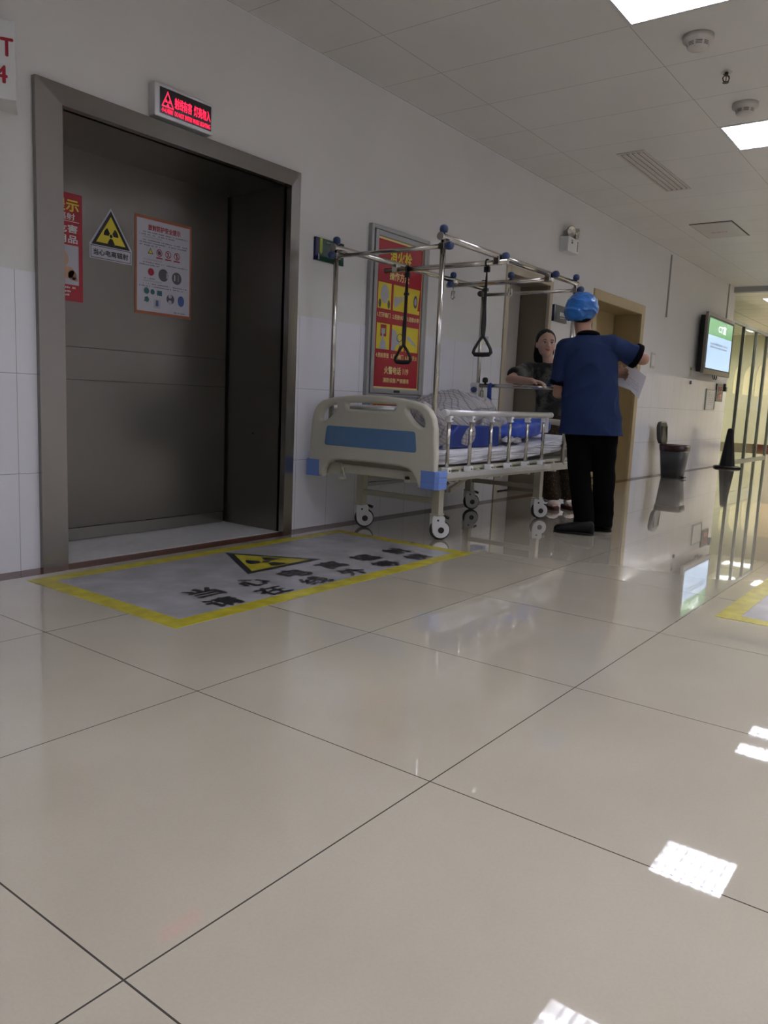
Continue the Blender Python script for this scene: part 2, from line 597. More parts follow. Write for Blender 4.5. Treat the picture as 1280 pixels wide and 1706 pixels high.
def remeshed(mb, name, m, parent, voxel=0.008, smooth=4, cuts=(), disp=None):
    """fuse the overlapping closed shapes of mb into one continuous surface"""
    me = mb.mesh(name + '_raw')
    tmp = bpy.data.objects.new('tmp', me)
    link(tmp)
    md = tmp.modifiers.new('r', 'REMESH')
    md.mode = 'VOXEL'
    md.voxel_size = voxel
    md.use_smooth_shade = True
    if smooth:
        sm = tmp.modifiers.new('s', 'SMOOTH')
        sm.factor = 0.6
        sm.iterations = smooth
    dg = bpy.context.evaluated_depsgraph_get()
    dg.update()
    out = bpy.data.meshes.new_from_object(tmp.evaluated_get(dg))
    bpy.data.objects.remove(tmp)
    bm = bmesh.new()
    bm.from_mesh(out)
    if disp:
        for v in bm.verts:
            v.co = disp(v.co.copy(), v.normal.copy())
    for co, no in cuts:
        g = bm.verts[:] + bm.edges[:] + bm.faces[:]
        r = bmesh.ops.bisect_plane(bm, geom=g, plane_co=Vector(co), plane_no=Vector(no), clear_outer=True)
        ed = [e for e in r['geom_cut'] if isinstance(e, bmesh.types.BMEdge)]
        bmesh.ops.edgeloop_fill(bm, edges=ed)
    o_ = origin_of(parent)
    for v in bm.verts:
        v.co -= o_
    bm.to_mesh(out)
    bm.free()
    out.name = name
    for p in out.polygons:
        p.use_smooth = True
    out.materials.clear()
    out.materials.append(MT[m])
    o = bpy.data.objects.new(name, out)
    link(o)
    ORIG[o.name] = o_
    if parent:
        o.parent = parent
    return o


TEXT_CACHE = {}


def text_mesh(s):
    if s in TEXT_CACHE:
        return TEXT_CACHE[s]
    cu = bpy.data.curves.new('t', 'FONT')
    cu.body = s
    cu.size = 1.0
    cu.resolution_u = 3
    cu.fill_mode = 'FRONT'
    t = bpy.data.objects.new('t', cu)
    link(t)
    dg = bpy.context.evaluated_depsgraph_get()
    dg.update()
    me = bpy.data.meshes.new_from_object(t.evaluated_get(dg))
    vs = [v.co.copy() for v in me.vertices]
    fs = [tuple(p.vertices) for p in me.polygons]
    bpy.data.objects.remove(t)
    bpy.data.meshes.remove(me)
    TEXT_CACHE[s] = (vs, fs)
    return vs, fs


def add_text(mb, s, c, right, up, h, w=None, bold=0.0, off=0.0008):
    """text centred on c, h tall and w wide; bold widens the strokes by that share of the height"""
    right, up, c = Vector(right).normalized(), Vector(up).normalized(), Vector(c)
    vs, fs = text_mesh(s)
    x0, x1 = min(v.x for v in vs), max(v.x for v in vs)
    y0, y1 = min(v.y for v in vs), max(v.y for v in vs)
    sy = h / (y1 - y0)
    sx = w / (x1 - x0) if w else sy
    n = right.cross(up)
    k = bold * h
    shifts = [(0, 0)] + ([(k, 0), (-k, 0), (0, k * .8), (0, -k * .8)] if bold else [])
    for q, (dx, dy) in enumerate(shifts):
        o = n * (off + q * 0.00004)
        mb.add([c + right * ((v.x - (x0 + x1) / 2) * sx + dx) + up * ((v.y - (y0 + y1) / 2) * sy + dy) + o for v in vs], fs)
    return mb


def trefoil(mb, c, u, v, r):
    u, v = Vector(u).normalized(), Vector(v).normalized()
    n = u.cross(v) * 0.0003
    c = Vector(c) + n
    mb.disc(c, u, v, r * 0.2, 16)
    for k in range(3):
        a = -pi / 2 + k * 2 * pi / 3
        mb.disc(c, u, v, r, 24, r * 0.3, a - pi / 6, a + pi / 6)
    return mb


def tri(mb, pts, off):
    return mb.add([Vector(p) + Vector(off) for p in pts], [(0, 1, 2)])


def shrink(pts, k):
    c = sum((Vector(p) for p in pts), Vector()) / len(pts)
    return [c + (Vector(p) - c) * k for p in pts]


def copy_tree(o, parent=None, loc=None):
    c = o.copy()
    COL.objects.link(c)
    if parent:
        c.parent = parent
    if loc is not None:
        c.location = loc
    for ch in list(o.children):
        copy_tree(ch, c)
    return c


def flat_curve(name, outline, holes, thick, bev, m, parent, plane='YZ', at=0.0, seg=3):
    """filled outline with holes, extruded and rounded; outline in plane coordinates"""
    cu = bpy.data.curves.new(name, 'CURVE')
    cu.dimensions = '2D'
    cu.fill_mode = 'BOTH'
    cu.extrude = thick / 2 - bev
    cu.bevel_depth = bev
    cu.bevel_resolution = seg
    cu.offset = -bev
    for loop in [outline] + list(holes):
        sp = cu.splines.new('POLY')
        sp.points.add(len(loop) - 1)
        for i, (a, b) in enumerate(loop):
            sp.points[i].co = (a, b, 0, 1)
        sp.use_cyclic_u = True
    t = bpy.data.objects.new('t', cu)
    link(t)
    dg = bpy.context.evaluated_depsgraph_get()
    dg.update()
    me = bpy.data.meshes.new_from_object(t.evaluated_get(dg))
    bpy.data.objects.remove(t)
    o_ = origin_of(parent)
    for v in me.vertices:
        a, b, c = v.co
        p = Vector((at + c, a, b)) if plane == 'YZ' else Vector((a, at + c, b))
        v.co = p - o_
    bm = bmesh.new()
    bm.from_mesh(me)
    bmesh.ops.remove_doubles(bm, verts=bm.verts, dist=0.0002)
    bmesh.ops.recalc_face_normals(bm, faces=bm.faces)
    bm.to_mesh(me)
    bm.free()
    for p in me.polygons:
        p.use_smooth = False
    me.materials.clear()
    me.materials.append(MT[m])
    me.name = name
    o = bpy.data.objects.new(name, me)
    link(o)
    ORIG[o.name] = o_
    if parent:
        o.parent = parent
    return o


def rounded(pts, rad, n=5):
    """round the corners of a closed polygon of 2D points; rad: number or list"""
    out = []
    N = len(pts)
    for i in range(N):
        p, a, b = Vector(pts[i]), Vector(pts[i - 1]), Vector(pts[(i + 1) % N])
        r = rad[i] if isinstance(rad, (list, tuple)) else rad
        da, db = (a - p), (b - p)
        r = min(r, da.length * .49, db.length * .49)
        if r < 1e-5:
            out.append(tuple(p))
            continue
        s, e = p + da.normalized() * r, p + db.normalized() * r
        for k in range(n + 1):
            t = k / n
            out.append(tuple(s * (1 - t) ** 2 + p * 2 * t * (1 - t) + e * t * t))
    return out


def struct(mb, name, m, bevel=0.0):
    o = mb.build(name, m, None, bevel)
    o['kind'] = 'structure'
    return o


# ================================================================ ROOM SHELL
XE = 12.5           # end of the long tiled wall
struct(MB().box(-6, -7, -0.1, 24, -0.118, 0).box(-6, -0.118, -0.1, 24, 3.0, -0.001).box(XE, -0.118, -0.1, 24, 3, 0), 'floor', 'floor')
struct(MB().box(-6, -0.118, -0.02, 8.3, 0.0, 0.0004).box(8.3, -0.10, -0.02, XE, 0.0, 0.0004), 'trim_1', 'brown_strip')

# openings in the ceiling for the lamps
LAMPS = []
for lx in (-2.46, -0.06, 2.34, 4.74):  # the first pair lies out of view, added for the hall's light
    LAMPS.append((lx, -2.26, 0.60, 0.60))
LAMPS += [(7.66, -2.85, 0.34, 1.20), (8.30, -2.85, 0.34, 1.20)]
for lx in (-4.86, -2.46, -0.06, 2.34, 4.74, 7.14, 9.54):  # this row and the next are added out of view to even the light
    LAMPS.append((lx, -4.66, 0.60, 1.20))
for lx in (-3.66, -1.26, 1.14, 3.54, 5.94, 8.34):
    LAMPS.append((lx, -6.46, 0.60, 1.20))
FARL = [(13.80, -1.10, 0.48, 1.0), (17.2, -0.95, 0.6, 1.2), (13.55, -4.0, 0.6, 1.3), (17.2, -4.0, 0.6, 1.3), (15.3, -2.7, 0.6, 1.2), (18.6, -2.7, 0.6, 1.2), (19.2, -1.3, 0.6, 1.2)]  # later entries are added out of view to brighten the far hall


def slab_with_holes(x0, y0, x1, y1, z0, z1, holes):
    xs = sorted({x0, x1} | {h[0] for h in holes} | {h[0] + h[2] for h in holes})
    ys = sorted({y0, y1} | {h[1] for h in holes} | {h[1] + h[3] for h in holes})
    mb = MB()
    for i in range(len(xs) - 1):
        for j in range(len(ys) - 1):
            cx, cy = (xs[i] + xs[i + 1]) / 2, (ys[j] + ys[j + 1]) / 2
            if any(h[0] < cx < h[0] + h[2] and h[1] < cy < h[1] + h[3] for h in holes):
                continue
            mb.add([(xs[i], ys[j], z0), (xs[i + 1], ys[j], z0), (xs[i + 1], ys[j + 1], z0), (xs[i], ys[j + 1], z0)], [(0, 1, 2, 3)])
    mb.box(x0, y0, z1, x1, y1, z1 + 0.02)
    return mb


struct(slab_with_holes(-6, -7, 12.36, 0.0, H, H + 0.16, LAMPS), 'ceiling', 'ceiling')
struct(slab_with_holes(12.36, -7, 24, 3.0, H, H + 0.16, FARL), 'ceiling', 'ceiling_far')

# long wall with three recesses: tiled below 1.335 m, painted above
D1 = (0.52, 2.15, 2.14)
D2 = (4.79, 5.69, 2.04)
D3 = (6.71, 8.27, 2.10)
TZ = 1.335
wl, wt = MB(), MB()
segs = [(-6, D1[0]), (D1[1], D2[0]), (D2[1], D3[0]), (D3[1], XE)]
for a, b in segs:
    wl.box(a, 0.004, TZ, b, 0.8, H)
    wt.box(a, 0.0, 0, b, 0.8, TZ)
for a, b, z in (D1, D2, D3):
    wl.box(a, 0.004, z, b, 0.8, H)
struct(wl, 'wall_left', 'paint')
struct(wt, 'wall_left', 'tile')
# other walls of the hall
struct(MB().box(-6.1, -7, 0, -6, 0.8, H), 'wall_back', 'paint')
struct(MB().box(-6, -7.1, 0, 24, -7, H), 'wall_right', 'paint')
struct(MB().box(20.6, -7, 0, 20.7, 1.3, H), 'wall_end', 'beige_wall')
struct(MB().box(20.57, -7, 0, 20.6, 1.2, 0.12), 'baseboard_end', 'brown_strip')
# beam and the short painted pier beyond the tiled wall
struct(MB().box(12.36, -7, 2.80, 12.50, 0.35, H), 'trim_2', 'beam_grey')
# surface conduits
struct(MB().box(9.09, -0.012, 2.06, 9.115, 0.004, 2.84), 'trim_3', 'pipe')
struct(MB().box(12.02, -0.012, 2.06, 12.05, 0.004, H), 'trim_4', 'pipe')

# ---------------------------------------------------------------- recess 1: steel-clad sliding door
e = empty('door_1', (1.3, 0, 0))
e['kind'] = 'structure'
e['label'] = 'wide brushed steel sliding door in a deep steel recess'
fx0, fx1, fz = 0.504, 2.161, 2.152
ix0, ix1, iz = 0.622, 2.070, 2.060
mb = MB()
o1, o2, o3 = -0.045, -0.02, 0.0
ring_o = [(fx0, 0), (fx0, fz), (fx1, fz), (fx1, 0)]
ring_m = [(fx0, 0), (fx0, fz), (fx1, fz), (fx1, 0)]
ring_i = [(ix0, 0), (ix0, iz), (ix1, iz), (ix1, 0)]
vs = [(a, 0.0, b) for a, b in ring_o] + [(a, -0.026, b) for a, b in ring_m] + [(a, -0.040, b) for a, b in ring_i] + [(a, 0.02, b) for a, b in ring_i]
fs = []
for k in range(3):
    for j in range(3):
        fs.append((j * 4 + k, j * 4 + k + 1, (j + 1) * 4 + k + 1, (j + 1) * 4 + k))
mb.add(vs, fs)
mb.build('casing', 'steel_frame', e)
mb = MB()
mb.box(ix1, 0.0, 0, ix1 + 0.08, 0.50, iz).box(ix0 - 0.1, 0.0, 0, ix0, 0.50, iz)
mb.build('jamb', 'steel', e)
MB().box(ix0 - 0.1, 0.0, iz, ix1 + 0.08, 0.50, iz + 0.08).build('head', 'steel', e)
MB().box(ix0 - 0.1, 0.49, 1.055, ix1 - 0.018, 0.52, iz).box(ix0 - 0.1, 0.49, 0.882, ix1 - 0.018, 0.52, 1.052) \
    .box(ix0 - 0.1, 0.49, 0.076, ix1 - 0.018, 0.52, 0.879).build('panel', 'steel', e)
MB().box(ix0 - 0.1, 0.482, 0.006, ix1 - 0.03, 0.52, 0.073).build('kick_plate', 'steel_frame', e)
MB().box(ix0 - 0.1, 0.515, 0, ix1 + 0.08, 0.6, iz).build('backing', 'steel_dark', e)
MB().disc((ix1 - 0.001, 0.245, 0.600), (0, 1, 0), (0, 0, 1), 0.007, 10).build('keyhole', 'steel_dark', e)
struct(MB().box(ix0 - 0.1, 0.0, 0.0, ix1 + 0.08, 0.52, 0.003), 'trim_5', 'sill')


# ---------------------------------------------------------------- recess 2 and 3
def recess(name, x0, x1, z, wd, casing, leaf, jamb, depth, label):
    e = empty(name, ((x0 + x1) / 2, 0, 0))
    e['kind'] = 'structure'
    e['label'] = label
    mb = MB()
    mb.box(x0, -0.012, 0, x0 + wd, 0.02, z).box(x1 - wd, -0.012, 0, x1, 0.02, z).box(x0 + wd, -0.012, z - wd, x1 - wd, 0.02, z)
    mb.build('casing', casing, e, 0.004)
    MB().box(x0 + wd - 0.05, 0.02, 0, x0 + wd, depth + 0.04, z - wd).box(x1 - wd, 0.02, 0, x1 - wd + 0.05, depth + 0.04, z - wd) \
        .box(x0 + wd - 0.05, 0.02, z - wd, x1 - wd + 0.05, depth + 0.04, z - wd + 0.05).build('jamb', jamb, e)
    MB().box(x0 + wd, depth, 0.01, x1 - wd - 0.03, depth + 0.03, z - wd).build('panel', leaf, e)
    MB().box(x0 + wd - 0.05, depth + 0.03, 0, x1 - wd + 0.05, depth + 0.06, z - wd).build('backing', 'steel_dark', e)
    return e


recess('door_2', 4.78, 5.705, 2.047, 0.065, 'door_cream', 'door_leaf', 'door_taupe', 0.29, 'narrow taupe door in a cream casing beside the bed head')
recess('door_3', 6.70, 8.285, 2.105, 0.11, 'door_gold', 'door_goldleaf', 'door_goldleaf', 0.32, 'wide golden beige door behind the man in blue')

# ================================================================ LAMPS AND CEILING FITTINGS
def make_lamp(x, y, sx, sy, label):
    t = empty('ceiling_light', (x + sx / 2, y + sy / 2, H), label, 'light', 'recessed louvre ceiling lights')
    big = '_f' if x > 13 else ('_b' if sx * sy > 0.7 else '')
    f = 0.02
    MB().box(x, y, H - 0.004, x + f, y + sy, H + 0.1).box(x + sx - f, y, H - 0.004, x + sx, y + sy, H + 0.1) \
        .box(x + f, y, H - 0.004, x + sx - f, y + f, H + 0.1).box(x + f, y + sy - f, H - 0.004, x + sx - f, y + sy, H + 0.1) \
        .build('housing', 'alu', t)
    MB().add([(x + f, y + f, H + 0.095), (x + sx - f, y + f, H + 0.095), (x + sx - f, y + sy - f, H + 0.095), (x + f, y + sy - f, H + 0.095)], [(0, 1, 2, 3)]) \
        .build('reflector', 'lampback' + big, t)
    nt_ = 3 if sx > 0.45 else 2
    cell = (sx - 2 * f) / nt_
    for k in range(nt_):
        cx = x + f + cell * (k + 0.5)
        MB().cyl((cx, y + f + 0.01, H + 0.062), (cx, y + sy - f - 0.01, H + 0.062), 0.013, seg=8).build('tube', 'tube' + big, t)
    mb = MB()
    for k in range(1, nt_):
        cx = x + f + cell * k
        mb.prism([(cx - 0.006, y + f, H + 0.05), (cx + 0.006, y + f, H + 0.05), (cx + 0.002, y + f, H + 0.002), (cx - 0.002, y + f, H + 0.002)], (0, sy - 2 * f, 0))
    nb = int(round((sy - 2 * f) / 0.08))
    for k in range(1, nb):
        cy = y + f + (sy - 2 * f) * k / nb
        mb.prism([(x + f, cy - 0.004, H + 0.05), (x + f, cy + 0.004, H + 0.05), (x + f, cy + 0.0015, H + 0.006), (x + f, cy - 0.0015, H + 0.006)], (sx - 2 * f, 0, 0))
    mb.build('louvre', 'louvre', t)
    return t


LL = {2: 'square louvre ceiling light at the top edge of the picture', 3: 'square louvre ceiling light beside the farther smoke detector',
      4: 'long louvre ceiling light mirrored in the floor at the right edge, nearer one', 5: 'long louvre ceiling light mirrored in the floor at the right edge, farther one',
      }
for i, (x, y, sx, sy) in enumerate(LAMPS):
    make_lamp(x, y, sx, sy, LL.get(i, 'added louvre ceiling light outside the view, there to light the hall evenly'))
for i, (x, y, sx, sy) in enumerate(FARL):
    t = make_lamp(x, y, sx, sy, 'far ceiling light beyond the grey beam' if i == 0 else 'far hall ceiling light, from a set filled out with added lamps')

# smoke detectors
def detector(x, y, r, label):
    t = empty('smoke_detector', (x, y, H), label, 'smoke detector', 'smoke detectors')
    U, V = Vector((1, 0, 0)), Vector((0, 1, 0))
    rings = [(0, r), (-0.018, r), (-0.026, r * 0.97), (-0.034, r * 0.72), (-0.06, r * 0.66), (-0.066, r * 0.60), (-0.068, r * 0.2)]
    MB().loft([((x, y, H + z), U * q, V * q) for z, q in rings], 36).build('body', 'detector', t)
    mb = MB()
    for k in range(8):
        a0 = 2 * pi * k / 8 + 0.1
        a1 = a0 + 0.58
        for z in (-0.041, -0.048, -0.055):
            rr = r * (0.705 - (z + 0.034) * -0.6 * 0 - 0.0) * 1.0
            rr = r * (0.72 + (z + 0.034) / 0.026 * 0.06) + 0.0008
            n = 5
            top = [(x + rr * cos(a0 + (a1 - a0) * i / n), y + rr * sin(a0 + (a1 - a0) * i / n), H + z + 0.0016) for i in range(n + 1)]
            bot = [(a, b, c - 0.0032) for a, b, c in top]
            mb.add(top + bot, [(i, i + 1, n + 2 + i, n + 1 + i) for i in range(n)])
    mb.build('vents', 'steel_dark', t)


detector(3.245, -1.935, 0.082, 'round cream smoke detector nearest the camera')
detector(4.376, -1.925, 0.082, 'round cream smoke detector beside the louvre light')

t = empty('fire_sprinkler', (3.80, -1.946, H), 'small dark sprinkler head between the two smoke detectors', 'sprinkler')
MB().disc((3.80, -1.946, H - 0.002), (1, 0, 0), (0, -1, 0), 0.034, 20).build('escutcheon', 'detector', t)
MB().cyl((3.80, -1.946, H), (3.80, -1.946, H - 0.022), 0.011).build('thread', 'bronze', t)
mb = MB()
for s in (-1, 1):
    mb.tube([(3.80 + s * 0.008 * 0.6, -1.946 - s * 0.008, H - 0.02), (3.80 + s * 0.012, -1.946 - s * 0.016, H - 0.034), (3.80 + s * 0.010, -1.946 - s * 0.012, H - 0.05), (3.80, -1.946, H - 0.058)], 0.0035)
mb.build('yoke', 'bronze', t)
MB().cyl((3.80, -1.946, H - 0.058), (3.80, -1.946, H - 0.061), 0.018, seg=16).build('deflector', 'bronze', t)
MB().cyl((3.80, -1.946, H - 0.022), (3.80, -1.946, H - 0.055), 0.003).build('bulb', 'redtext', t)
MB().tube([(3.775, -1.935, H - 0.018), (3.80, -1.946, H - 0.022), (3.825, -1.957, H - 0.018)], 0.003).build('arm', 'bronze', t)

# slot air vent
t = empty('air_vent', (5.615, -0.93, H), 'narrow white slot air vent in the ceiling above the bed', 'air vent')
vx0, vx1, vy0, vy1 = 4.98, 6.25, -1.045, -0.82
MB().box(vx0, vy0, H - 0.006, vx0 + 0.03, vy1, H).box(vx1 - 0.03, vy0, H - 0.006, vx1, vy1, H) \
    .box(vx0 + 0.03, vy0, H - 0.006, vx1 - 0.03, vy0 + 0.02, H).box(vx0 + 0.03, vy1 - 0.02, H - 0.006, vx1 - 0.03, vy1, H).build('frame', 'detector', t)
MB().box(vx0 + 0.03, vy0 + 0.02, H - 0.0016, vx1 - 0.03, vy1 - 0.02, H - 0.0008).build('backing', 'greyprint', t)
for k in range(4):
    yy = vy0 + 0.03 + k * 0.044
    MB().prism([(vx0 + 0.03, yy, H - 0.002), (vx0 + 0.03, yy + 0.034, H - 0.002), (vx0 + 0.03, yy + 0.026, H - 0.012), (vx0 + 0.03, yy + 0.008, H - 0.012)], (vx1 - vx0 - 0.075, 0, 0)).build('blade', 'detector', t)
# access hatch
t = empty('ceiling_hatch', (8.07, -0.84, H), 'square ceiling access hatch with a small red label', 'hatch')
hx0, hx1, hy0, hy1 = 7.67, 8.49, -1.065, -0.618
MB().box(hx0, hy0, H - 0.004, hx1, hy1, H - 0.001).build('frame', 'steel_dark', t)
MB().box(hx0 + 0.02, hy0 + 0.012, H - 0.010, hx1 - 0.02, hy1 - 0.012, H - 0.004).build('cover', 'detector', t)
mb = MB()
add_text(mb, '检修口', (8.06, -0.84, H - 0.0105), (0, -1, 0), (-1, 0, 0), 0.06, 0.16, 0.01, 0.02)
mb.build('lettering', 'redtext', t)

# ================================================================ SIGNS ON THE WALL
FR, UP = (1, 0, 0), (0, 0, 1)     # reading directions on the long wall

# lit warning sign above the steel door
t = empty('warning_light_sign', (1.28, 0, 2.165), 'lit red-lettered radiation warning box above the steel door', 'sign')
MB().box(1.10, -0.05, 2.163, 1.463, 0.004, 2.318).build('case', 'alu', t, 0.006)
MB().box(1.129, -0.0525, 2.180, 1.448, -0.05, 2.300).build('display', 'led_black', t)
mb = MB()
ly = -0.0532
T = [(1.137, ly, 2.213), (1.212, ly, 2.213), (1.1745, ly, 2.290)]
Ti = shrink(T, 0.74)
mb.add(T + Ti, [(0, 1, 4, 3), (1, 2, 5, 4), (2, 0, 3, 5)])
trefoil(mb, (1.1745, ly, 2.236), FR, UP, 0.017)
add_text(mb, '射线有害', (1.268, ly, 2.248), FR, UP, 0.050, 0.105, 0.035)
add_text(mb, '灯亮勿入', (1.388, ly, 2.248), FR, UP, 0.050, 0.105, 0.035)
add_text(mb, '小心辐射', (1.171, ly, 2.198), FR, UP, 0.022, 0.068, 0.035)
add_text(mb, 'DO NOT ENTER WHILE LIGHTING', (1.328, ly, 2.198), FR, UP, 0.022, 0.225, 0.035)
mb.build('lettering', 'led_red', t)

# three-sided room number box at the left edge
t = empty('room_number_sign', (0.28, 0, 1.985), 'white wedge-shaped room sign with red T and 4 at the left edge', 'sign')
A, B, Cc = Vector((0.085, -0.002, 0)), Vector((0.345, -0.165, 0)), Vector((0.44, -0.002, 0))
mb = MB()
mb.prism([A + Vector((0, 0, 1.970)), B + Vector((0, 0, 1.970)), Cc + Vector((0, 0, 1.970))], (0, 0, 0.297))
mb.build('case', 'white', t, 0.003)
dr = (B - A).normalized()
nn = dr.cross(Vector((0, 0, 1)))
mb = MB()
fc = B + nn * 0.001
add_text(mb, 'C', fc - dr * 0.085 + Vector((0, 0, 2.165)), dr, UP, 0.066, 0.043, 0.035)
add_text(mb, 'T', fc - dr * 0.030 + Vector((0, 0, 2.165)), dr, UP, 0.066, 0.044, 0.035)
add_text(mb, '4', fc - dr * 0.052 + Vector((0, 0, 2.062)), dr, UP, 0.064, 0.042, 0.035)
mb.build('lettering', 'redtext', t)

# small socket plate at far left
tag(MB().box(0.17, -0.012, 1.42, 0.246, 0.004, 1.50).build('socket_plate', 'white', None, 0.003), 'small white plate on the wall at the left edge', 'wall plate')

# signs stuck on the steel door (plane y=0.49)
yd = 0.488
t = empty('radiation_warning_sign', (1.218, 0.49, 1.53), 'yellow triangle radiation sign on the steel door', 'sign')
mb = MB()
mb.add([(1.086, yd, 1.528), (1.350, yd, 1.528), (1.350, yd, 1.605), (1.2175, yd, 1.808), (1.086, yd, 1.605)], [(0, 1, 2, 3, 4)])
mb.build('backing', 'poster', t)
T = [(1.098, yd, 1.603), (1.338, yd, 1.603), (1.218, yd, 1.792)]
tri(MB(), T, (0, -0.0006, 0)).build('border', 'blacktext', t)
tri(MB(), shrink(T, 0.76), (0, -0.0012, 0)).build('field', 'yellow', t)
mb = MB()
trefoil(mb, (1.218, yd - 0.0015, 1.660), FR, UP, 0.046)
mb.frame(1.094, 1.534, 1.342, 1.598, 0.003, yd - 0.0008, yd - 0.0006)
add_text(mb, '当心电离辐射', (1.218, yd, 1.566), FR, UP, 0.031, 0.215, 0.035)
mb.build('lettering', 'blacktext', t)

t = empty('notice_poster', (1.57, 0.49, 1.28), 'white notice sheet with orange border on the steel door', 'poster')
MB().box(1.371, yd, 1.274, 1.768, yd + 0.002, 1.815).build('border', 'orange', t)
MB().box(1.384, yd - 0.0008, 1.290, 1.755, yd, 1.799).build('sheet', 'poster', t)
mb = MB()
add_text(mb, '放射防护安全提示', (1.572, yd - 0.001, 1.757), FR, UP, 0.031, 0.225, 0.035)
mb.build('lettering', 'redtext', t)
mb = MB()


def greek(mb, x0, x1, z, h, y, dens=0.8, dx=(1, 0, 0)):
    """a row of tiny marks standing for print too small to read"""
    x = x0
    while x < x1:
        wq = h * random.uniform(0.5, 0.9)
        if random.random() < dens:
            hh = h * random.uniform(0.6, 1)
            mb.add([(x, y, z), (x + wq, y, z), (x + wq, y, z + hh), (x, y, z + hh)], [(0, 1, 2, 3)])
        x += wq + h * 0.3


yy = yd - 0.0012
for z, a, b in ((1.726, 1.425, 1.735), (1.712, 1.40, 1.64), (1.682, 1.425, 1.735), (1.668, 1.40, 1.735), (1.654, 1.40, 1.54),
                (1.560, 1.425, 1.735), (1.546, 1.40, 1.53), (1.442, 1.425, 1.735), (1.428, 1.40, 1.70), (1.298, 1.64, 1.72), (1.472, 1.43, 1.50), (1.345, 1.43, 1.46)):
    greek(mb, a, b, z, 0.0065, yy)
mb.build('fine_print', 'greyprint', t)
mb = MB()
for z in (1.698, 1.576, 1.458):
    mb.add([(1.425, yy, z - 0.002), (1.555, yy, z - 0.002), (1.555, yy, z + 0.008), (1.425, yy, z + 0.008)], [(0, 1, 2, 3)])
for k in range(4):
    mb.frame(1.447 + k * 0.062, 1.590, 1.502 + k * 0.062, 1.648, 0.0012, yy, yy + 0.0002)
mb.build('headings', 'lightgrey', t)
mb = MB()
for k in (1, 2, 3):
    cx = 1.474 + k * 0.062
    mb.disc((cx, yy - 0.0004, 1.626), FR, UP, 0.021, 20, 0.0165)
    mb.prism([(cx - 0.014, yy - 0.0004, 1.639), (cx - 0.010, yy - 0.0004, 1.641), (cx + 0.014, yy - 0.0004, 1.613), (cx + 0.010, yy - 0.0004, 1.611)], (0, 0.0001, 0))
    mb.box(cx - 0.022, yy - 0.0003, 1.593, cx + 0.022, yy, 1.600)
mb.disc((1.478, yy - 0.0004, 1.512), FR, UP, 0.021, 20)
mb.build('red_icons', 'redtext', t)
mb = MB()
T = [(1.455, yy - 0.0004, 1.612), (1.494, yy - 0.0004, 1.612), (1.4745, yy - 0.0004, 1.645)]
mb.add(T, [(0, 1, 2)])
mb.disc((1.536, yy - 0.0002, 1.626), FR, UP, 0.012, 12)
mb.disc((1.598, yy - 0.0002, 1.632), FR, UP, 0.005, 12)
mb.tube([(1.598, yy, 1.628), (1.596, yy, 1.617), (1.590, yy, 1.610)], 0.0025, 4)
mb.disc((1.660, yy - 0.0002, 1.635), FR, UP, 0.005, 12)
mb.box(1.657, yy - 0.0002, 1.612, 1.663, yy, 1.630)
mb.disc((1.565, yy - 0.0004, 1.505), FR, UP, 0.035, 24)
mb.disc((1.660, yy - 0.0004, 1.500), FR, UP, 0.035, 24)
mb.disc((1.615, yy - 0.0004, 1.375), FR, UP, 0.028, 24)
mb.build('black_icons', 'greyprint', t)
mb = MB()
tri(mb, shrink(T, 0.66), (0, -0.0005, 0))
mb.build('yellow_icon', 'yellow', t)
mb = MB()
mb.box(1.585, yy - 0.0010, 1.490, 1.597, yy - 0.0008, 1.522)
mb.box(1.640, yy - 0.0010, 1.485, 1.650, yy - 0.0008, 1.518)
mb.box(1.668, yy - 0.0010, 1.482, 1.672, yy - 0.0008, 1.522)
mb.disc((1.612, yy - 0.0008, 1.392), FR, UP, 0.012, 12)
mb.disc((1.612, yy - 0.0006, 1.356), FR, UP, 0.014, 12)
mb.box(1.498, yy - 0.0003, 1.312, 1.545, yy, 1.362)
mb.build('pale_icons', 'lightgrey', t)
mb = MB()
mb.disc((1.448, yy - 0.0004, 1.404), FR, UP, 0.018, 16)
mb.disc((1.489, yy - 0.0004, 1.402), FR, UP, 0.015, 16)
mb.box(1.520, yy - 0.0004, 1.386, 1.555, yy, 1.414)
mb.disc((1.449, yy - 0.0004, 1.357), FR, UP, 0.018, 5)
mb.build('teal_icons', 'teal', t)
mb = MB()
mb.prism([(1.510, yy - 0.001, 1.325), (1.530, yy - 0.001, 1.325), (1.528, yy - 0.001, 1.358), (1.512, yy - 0.001, 1.358)], (0, 0.0002, 0))
mb.disc((1.692, yy - 0.0004, 1.372), Vector((1, 0, 0)), Vector((0, 0, 1.3)), 0.024, 16)
mb.build('blue_icons', 'printblue', t)

t = empty('safety_poster', (0.85, 0.49, 1.285), 'red safety poster with yellow characters and a crawling baby, half hidden by the jamb', 'poster')
MB().box(0.66, yd, 1.287, 1.046, yd + 0.002, 1.833).build('sheet', 'red', t)
mb = MB()
add_text(mb, '提示', (0.950, yd, 1.772), FR, UP, 0.060, 0.150, 0.035)
mb.build('title', 'yellow', t)
mb = MB()
add_text(mb, '害辐射', (0.928, yd, 1.716), FR, UP, 0.034, 0.150, 0.02)
mb.box(0.70, yd - 0.001, 1.690, 1.027, yd, 1.693)
add_text(mb, '射危害', (0.926, yd, 1.655), FR, UP, 0.040, 0.180, 0.035)
add_text(mb, '护用品', (0.926, yd, 1.603), FR, UP, 0.040, 0.180, 0.035)
for z in (1.352, 1.333, 1.314):
    greek(mb, 0.87, 1.00 - (1.352 - z), z, 0.010, yd - 0.001)
mb.build('lettering', 'whitetext', t)
MB().box(0.69, yd - 0.0012, 1.372, 1.022, yd, 1.572).build('picture', 'poster', t)
mb = MB()
yb = yd - 0.0016
